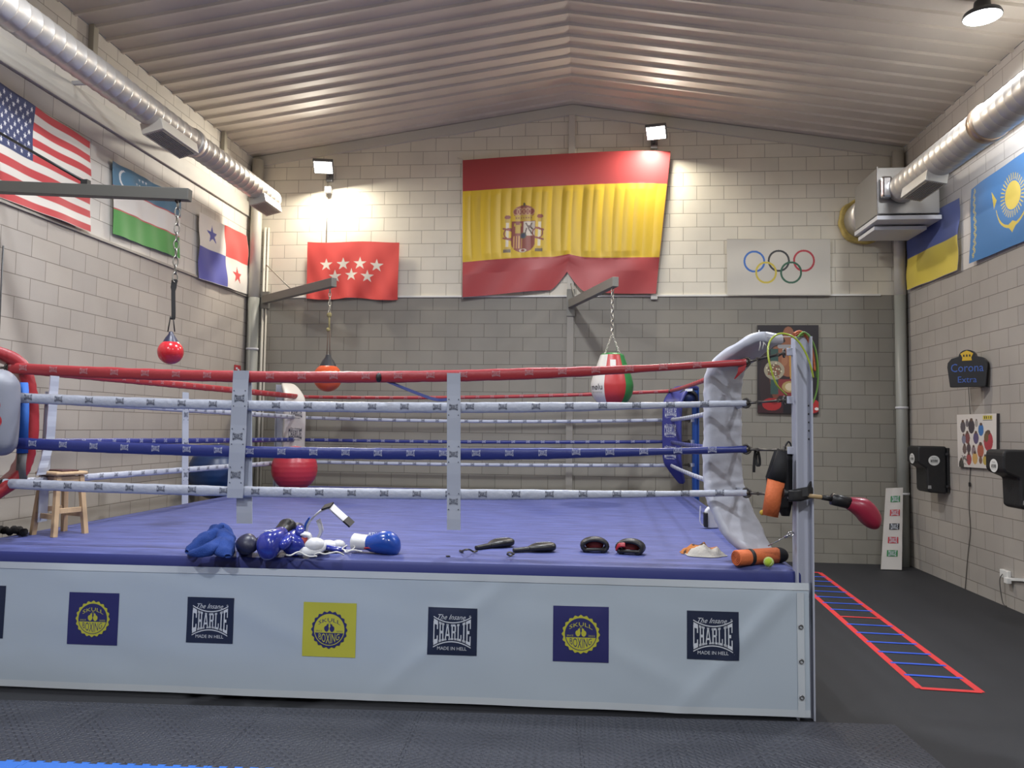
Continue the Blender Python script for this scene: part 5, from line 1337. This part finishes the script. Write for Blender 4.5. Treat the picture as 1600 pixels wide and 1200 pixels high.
# black bag and orange foam sleeve hanging from the third rope fitting
yb_ = px_.y+.06
t = thing('hanging_bag', 'black neoprene bag hanging beside the white post behind the orange sleeve', 'bag', at(1222, 760, Y=yb_))
m = MB(); m.pillow([at(1224, 704, Y=yb_), at(1222, 720, Y=yb_), at(1219, 745, Y=yb_), at(1221, 770, Y=yb_), at(1225, 790, Y=yb_), at(1227, 806, Y=yb_)], (1, 0, 0), [.12, .15, .19, .17, .10, .05], .045, 0, 16, .6, .004); m.build('bag_body', mat('neoprene', '18181C', .75), t)
m = MB(); m.tube(sbez([at(1224, 703, Y=yb_), at(1232, 690, Y=yb_), at(1238, 700, Y=yb_)], 5), .006, 6); m.build('loop', black, t)
t = thing('orange_sleeve', 'orange foam tube with a black top hanging left of the white post', 'foam tube', at(1208, 775, Y=yb_-.09))
yo = yb_-.10
m = MB(); m.tube([at(1213, 750, Y=yo), at(1203, 806, Y=yo)], [.056, .052], 24); m.build('foam_tube', of, t)
m = MB(); m.tube([at(1222, 705, Y=yo), at(1219, 728, Y=yo), at(1213, 751, Y=yo)], [.032, .048, .059], 20); m.build('holder', mat('neoprene', '18181C', .75), t, label='black upper holder')
m = MB(); m.ball(at(1191, 801, Y=yo), .018, 0, 10, 6, (1, .6, 1)); m.build('end_tag', mat('tag_yellow', 'B99A34', .6), t)
# strap hanging from the blue rope turnbuckle
t = thing('hanging_strap', 'thin black strap looped over the fitting at the end of the blue rope', 'strap', at(1182, 702, Y=5.45))
m = MB(); m.strip(sbez([at(1178, 738, Y=5.45), at(1179, 715, Y=5.45), at(1182, 700, Y=5.45), at(1186, 712, Y=5.45), at(1187, 726, Y=5.45), at(1183, 727, Y=5.45), at(1181, 708, Y=5.46)], 5), (1, 0, 0), .018, .005); m.build('strap', black, t)
# skipping ropes over the top of the post
def jrope(label, loops, r, m_):
    t = thing('skipping_rope', label, 'skipping rope', at(1252, 540, Y=px_.y-.08), 'skipping ropes hung on the white post')
    for pts in loops: 
        m = MB(); m.tube(sbez([at(x, y, Y=px_.y+o) for x, y, o in pts], 6), r, 7); m.build('rope_loop', m_, t)
    return t
jy = mat('rope_lime', 'A8B83E', .25, coat=.4); jg = mat('rope_green', '6F9A48', .3, coat=.3); jo = mat('rope_beads', 'B5603A', .5, bump=.6, bscale=40, var=.3)
zt_p = 527
jrope('yellow-green skipping rope looped in front of the white post', [[(1229, 617, -.02), (1213, 600, -.10), (1203, 570, -.12), (1200, 548, -.10), (1204, 532, -.08), (1216, 522, -.09), (1232, 523, -.10), (1246, 532, -.10), (1258, 550, -.10), (1266, 570, -.09), (1271, 590, -.07)]], .0065, jy)
jrope('green skipping rope hanging in a long loop right of the white post', [[(1246, 527, -.07), (1256, 519, -.04), (1266, 528, -.02), (1274, 546, 0), (1278, 575, 0), (1277, 605, 0), (1272, 625, 0), (1268, 632, 0)], [(1250, 525, -.04), (1262, 522, 0), (1271, 538, .02), (1276, 560, .02), (1276, 590, .02)]], .006, jg)
jrope('orange beaded skipping rope bunched over the top of the white post', [[(1240, 522, -.06), (1250, 518, -.03), (1260, 526, -.01), (1267, 542, 0), (1271, 560, .01), (1273, 580, .01)], [(1242, 525, -.02), (1254, 521, .01), (1263, 534, .03), (1268, 552, .03), (1271, 568, .03)]], .009, jo)
# loose ties at the top of the white pad
m = MB(); a = at(1186, 527, Y=5.38)
m.tube([a, at(1186, 516, Y=5.38)], .004, 6); m.tube([at(1194, 527, Y=5.38), at(1240, 526, Y=5.28)], .003, 6); m.build('pad_tie', lace, ring)
for k, (x0, y0, x1, y1) in enumerate(((1188, 530, 1186, 548), (1193, 530, 1191, 546), (1190, 532, 1197, 541))):
    m = MB(); m.tube([at(x0, y0, Y=5.38), at((x0+x1)/2+1, (y0+y1)/2, Y=5.37), at(x1, y1, Y=5.38)], .004, 6); m.build('pad_tie', lace, ring)
m = MB(); m.strip([at(1160, 572, Y=5.44), at(1158, 580, Y=5.44), at(1148, 592, Y=5.45)], (1, 0, .4), [.06, .05, .01], .006); m.build('rope_sleeve_end', red, ring)
# cable from the foot of the pad to the post
a = at(1200, 853, Y=5.32); b = at(1236, 834, Y=5.27); m = MB(); m.tube([a, b], .004, 6)
m.tube([b+Vector((.018*math.cos(q), 0, .014*math.sin(q))) for q in [2*math.pi*k/10 for k in range(10)]], .005, 6, closed=True)
m.tube([a+(b-a)*.7, b], .009, 8); m.build('foot_cable', chrome, ring)

# ================================================================== NEAR LEFT CORNER
yl = 5.12
c = at(-8, 645, Y=yl); t = thing('hanging_punch_bag', 'grey punch bag with red discs hanging by the red corner pad', 'punch bag', c)
m = MB(); rb = .15; prof = [(0, -.30), (.08, -.30), (.13, -.26), (rb, -.18), (rb, .15), (.13, .24), (.07, .30), (0, .31)]
P3 = [(v.x, v.z) for v in smooth_path([(r, 0, z) for r, z in prof], 4)]
m.lathe([(max(0, r), z) for r, z in P3], c, 32); m.build('bag_body', mat('bag_grey', '7E818C', .5), t)
for az, z in ((250, -.10), (300, .05), (305, -.06), (215, .08)):
    m = MB(); R_ = .155; ctr_a = math.radians(az)
    def cyl(x, y, o=0): return c+Vector(((R_+o)*math.cos(ctr_a+x/R_), (R_+o)*math.sin(ctr_a+x/R_), z+y))
    m.poly([cyl(.055*math.cos(q), .055*math.sin(q)) for q in [2*math.pi*k/24 for k in range(24)]], 0); add_text(m, 'mølu', lambda x, y: cyl(x, y, .004), .07, .026, 1); m.build('red_disc', [gm_red, pwhite], t)
m = MB(); m.tube([c+Vector((0, 0, .30)), c+Vector((0, 0, .55)), Vector((c.x, c.y, c.z+1.2))], .006, 6); m.build('hanging_cord', black, t)
t = thing('foam_noodle', 'blue foam tube with a grey lower half standing among the ropes by the red corner', 'foam tube', at(36, 745, Y=5.40))
yn = 5.37
m = MB(); m.tube([at(39, 598, Y=yn), at(36, 708, Y=yn)], .042, 20); m.build('blue_sleeve', mat('foam_blue', '2A62B4', .7), t)
m = MB(); m.tube([at(36, 708, Y=yn), at(33, 752, Y=yn)], .038, 20); m.build('grey_sleeve', mat('foam_grey', '5E5C5C', .7), t)
# glove and headguard on the blue post
c = at(1073, 621, Y=11.0); t = thing('headguard', 'dark blue headguard hung on top of the blue corner post', 'headguard', c)
m = MB(); m.ball(c, .135, 0, 22, 14, (1.15, .9, .85)); m.build('shell', mat('guard_navy', '1C2A55', .4), t)
m = MB(); m.pillow(sbez([c+Vector((-.16, -.10, -.06)), c+Vector((-.10, -.13, .04)), c+Vector((0, -.13, .09)), c+Vector((.10, -.12, .04)), c+Vector((.13, -.11, -.06))], 6), (0, .3, 1), .06, .04, 0, 12, .6); m.build('brow_pad', gm_blk, t)
m = MB(); m.strip([c+Vector((-.04, -.155, .09)), c+Vector((.06, -.155, .10))], (0, .2, 1), .035, .006); m.build('white_patch', pwhite, t)

# ================================================================== FLOOR MATS AND LADDER
def plate_mat(name, col):
    m = bpy.data.materials.new(name); m.use_nodes = True; nt = m.node_tree; N = nt.nodes.new; L2 = nt.links.new; b = nt.nodes['Principled BSDF']
    b.inputs['Base Color'].default_value = (*lin(col), 1); b.inputs['Roughness'].default_value = .5
    tc = N('ShaderNodeTexCoord'); hs = []
    for a in (math.pi/4, -math.pi/4):
        mp = N('ShaderNodeMapping'); mp.inputs['Rotation'].default_value = (0, 0, a); L2(tc.outputs['Object'], mp.inputs['Vector'])
        br = N('ShaderNodeTexBrick'); br.inputs['Scale'].default_value = 1; br.inputs['Brick Width'].default_value = .075; br.inputs['Row Height'].default_value = .034
        br.inputs['Mortar Size'].default_value = .012; br.inputs['Mortar Smooth'].default_value = 1; br.offset = .5; L2(mp.outputs[0], br.inputs['Vector']); hs.append(br)
    ad = N('ShaderNodeMath'); ad.operation = 'MULTIPLY'; L2(hs[0].outputs['Fac'], ad.inputs[0]); L2(hs[1].outputs['Fac'], ad.inputs[1])
    bp = N('ShaderNodeBump'); bp.inputs['Strength'].default_value = 1; bp.inputs['Distance'].default_value = .008; bp.invert = True
    L2(ad.outputs[0], bp.inputs['Height']); L2(bp.outputs['Normal'], b.inputs['Normal']); return m
mt_dark = plate_mat('mat_dark', '34363F'); mt_blue = mat('mat_blue', '2A66BE', .6, bump=.1, bscale=120)
def puzzle(x0, y0, x1, y1, teeth, h=.02, flat=()):
    """tile outline with dovetail teeth; teeth = number per side; flat = sides cut straight (b, r, t, l)"""
    pts = []
    def side(a, b, out, name, sgn):
        a, b = Vector(a), Vector(b); u = (b-a)/teeth; o = Vector(out)
        for i in range(teeth):
            s0 = a+u*i
            pts.append(s0)
            if name in flat: continue
            d = o*.018*sgn
            pts.extend([s0+u*.30, s0+u*.22+d, s0+u*.78+d, s0+u*.70])
    side((x0, y0), (x1, y0), (0, -1), 'b', 1); side((x1, y0), (x1, y1), (1, 0), 'r', 1); side((x1, y1), (x0, y1), (0, 1), 't', -1); side((x0, y1), (x0, y0), (-1, 0), 'l', -1)
    return [(p.x, p.y, 0) for p in pts]
YM, YMB, MA = 5.20, 4.325, .0592
def mrot(P):
    """the mats lie slightly turned against the room"""
    return [(1.93+(x-1.935)*math.cos(MA)-(y-YM)*math.sin(MA), 5.195+(x-1.935)*math.sin(MA)+(y-YM)*math.cos(MA), z) for x, y, z in P]
for k in range(7):
    x1 = 1.935-k; x0 = x1-1
    t = MB(); t.prism([(x, y, .002) for x, y, z in mrot(puzzle(x0+.001, YMB+.001, x1-.001, YM, 12, flat=('r', 't') if k == 0 else ('t',)))], (0, 0, .018))
    tag(t.build('floor_mat', mt_dark), ['dark puzzle floor mat at the right end, its edge cut straight', 'dark puzzle floor mat under the foot of the white post', 'dark puzzle floor mat below the last square logos on the right', 'dark puzzle floor mat in the middle of the row below the apron',
        'dark puzzle floor mat below the yellow square logo', 'dark puzzle floor mat below the left dark logos', 'dark puzzle floor mat at the left end of the row'][k], 'floor mat', 'dark puzzle mats in front of the ring')
for k in range(4):
    x1 = -1.065-k; x0 = x1-1
    t = MB(); t.prism([(x, y, .002) for x, y, z in mrot(puzzle(x0+.001, YMB-1, x1-.001, YMB-.001, 12))], (0, 0, .018))
    tag(t.build('floor_mat', mt_blue), 'bright blue puzzle floor mat along the bottom edge, %s' % ['at its right end', 'second from its right end', 'second from the left corner', 'in the bottom left corner'][k], 'floor mat', 'blue puzzle mats at the bottom left')
for k in range(3):
    x1 = 1.935-k; x0 = x1-1
    t = MB(); t.prism([(x, y, .002) for x, y, z in mrot(puzzle(x0+.001, YMB-1, x1-.001, YMB-.001, 12, flat=('r',) if k == 0 else ()))], (0, 0, .018))
    tag(t.build('floor_mat', mt_dark), 'dark puzzle floor mat in the second row at the bottom edge, %s' % ['rightmost', 'second from the right', 'third from the right'][k], 'floor mat', 'dark puzzle mats in front of the ring')

lad_r = mat('tape_red', 'D0383A', .5); lad_b = mat('tape_blue', '3158C8', .5)
rn, rf = at(1533, 1082, Z=0), at(1281, 895, Z=0); ln = at(1437, 1076, Z=0); wv = (rn-ln).length
dirr = (rf-rn); lf = ln+dirr
t = thing('agility_ladder', 'red and blue ladder marking taped flat on the black floor right of the ring', 'floor marking', (rn+ln)/2)
def tape(a, b, w, mt, nm, z): 
    m = MB(); a = Vector((a.x, a.y, z)); b = Vector((b.x, b.y, z)); m.strip([a, b], (b-a).cross(Vector((0, 0, 1))), w, .002); m.build(nm, mt, t)
tape(rn, rf, .055, lad_r, 'side_rail', .002); tape(ln, lf, .055, lad_r, 'side_rail', .002)
ry = [1081, 1057, 1038, 1022, 1008, 995, 982, 966, 955, 943, 932, 924, 914, 907, 900, 894]
for i in range(16):
    f = i/15; a, b = ln+dirr*f, rn+dirr*f
    tape(a, b, .035 if i % 15 else .05, lad_r if i in (0, 7, 15) else lad_b, 'rung', .004)
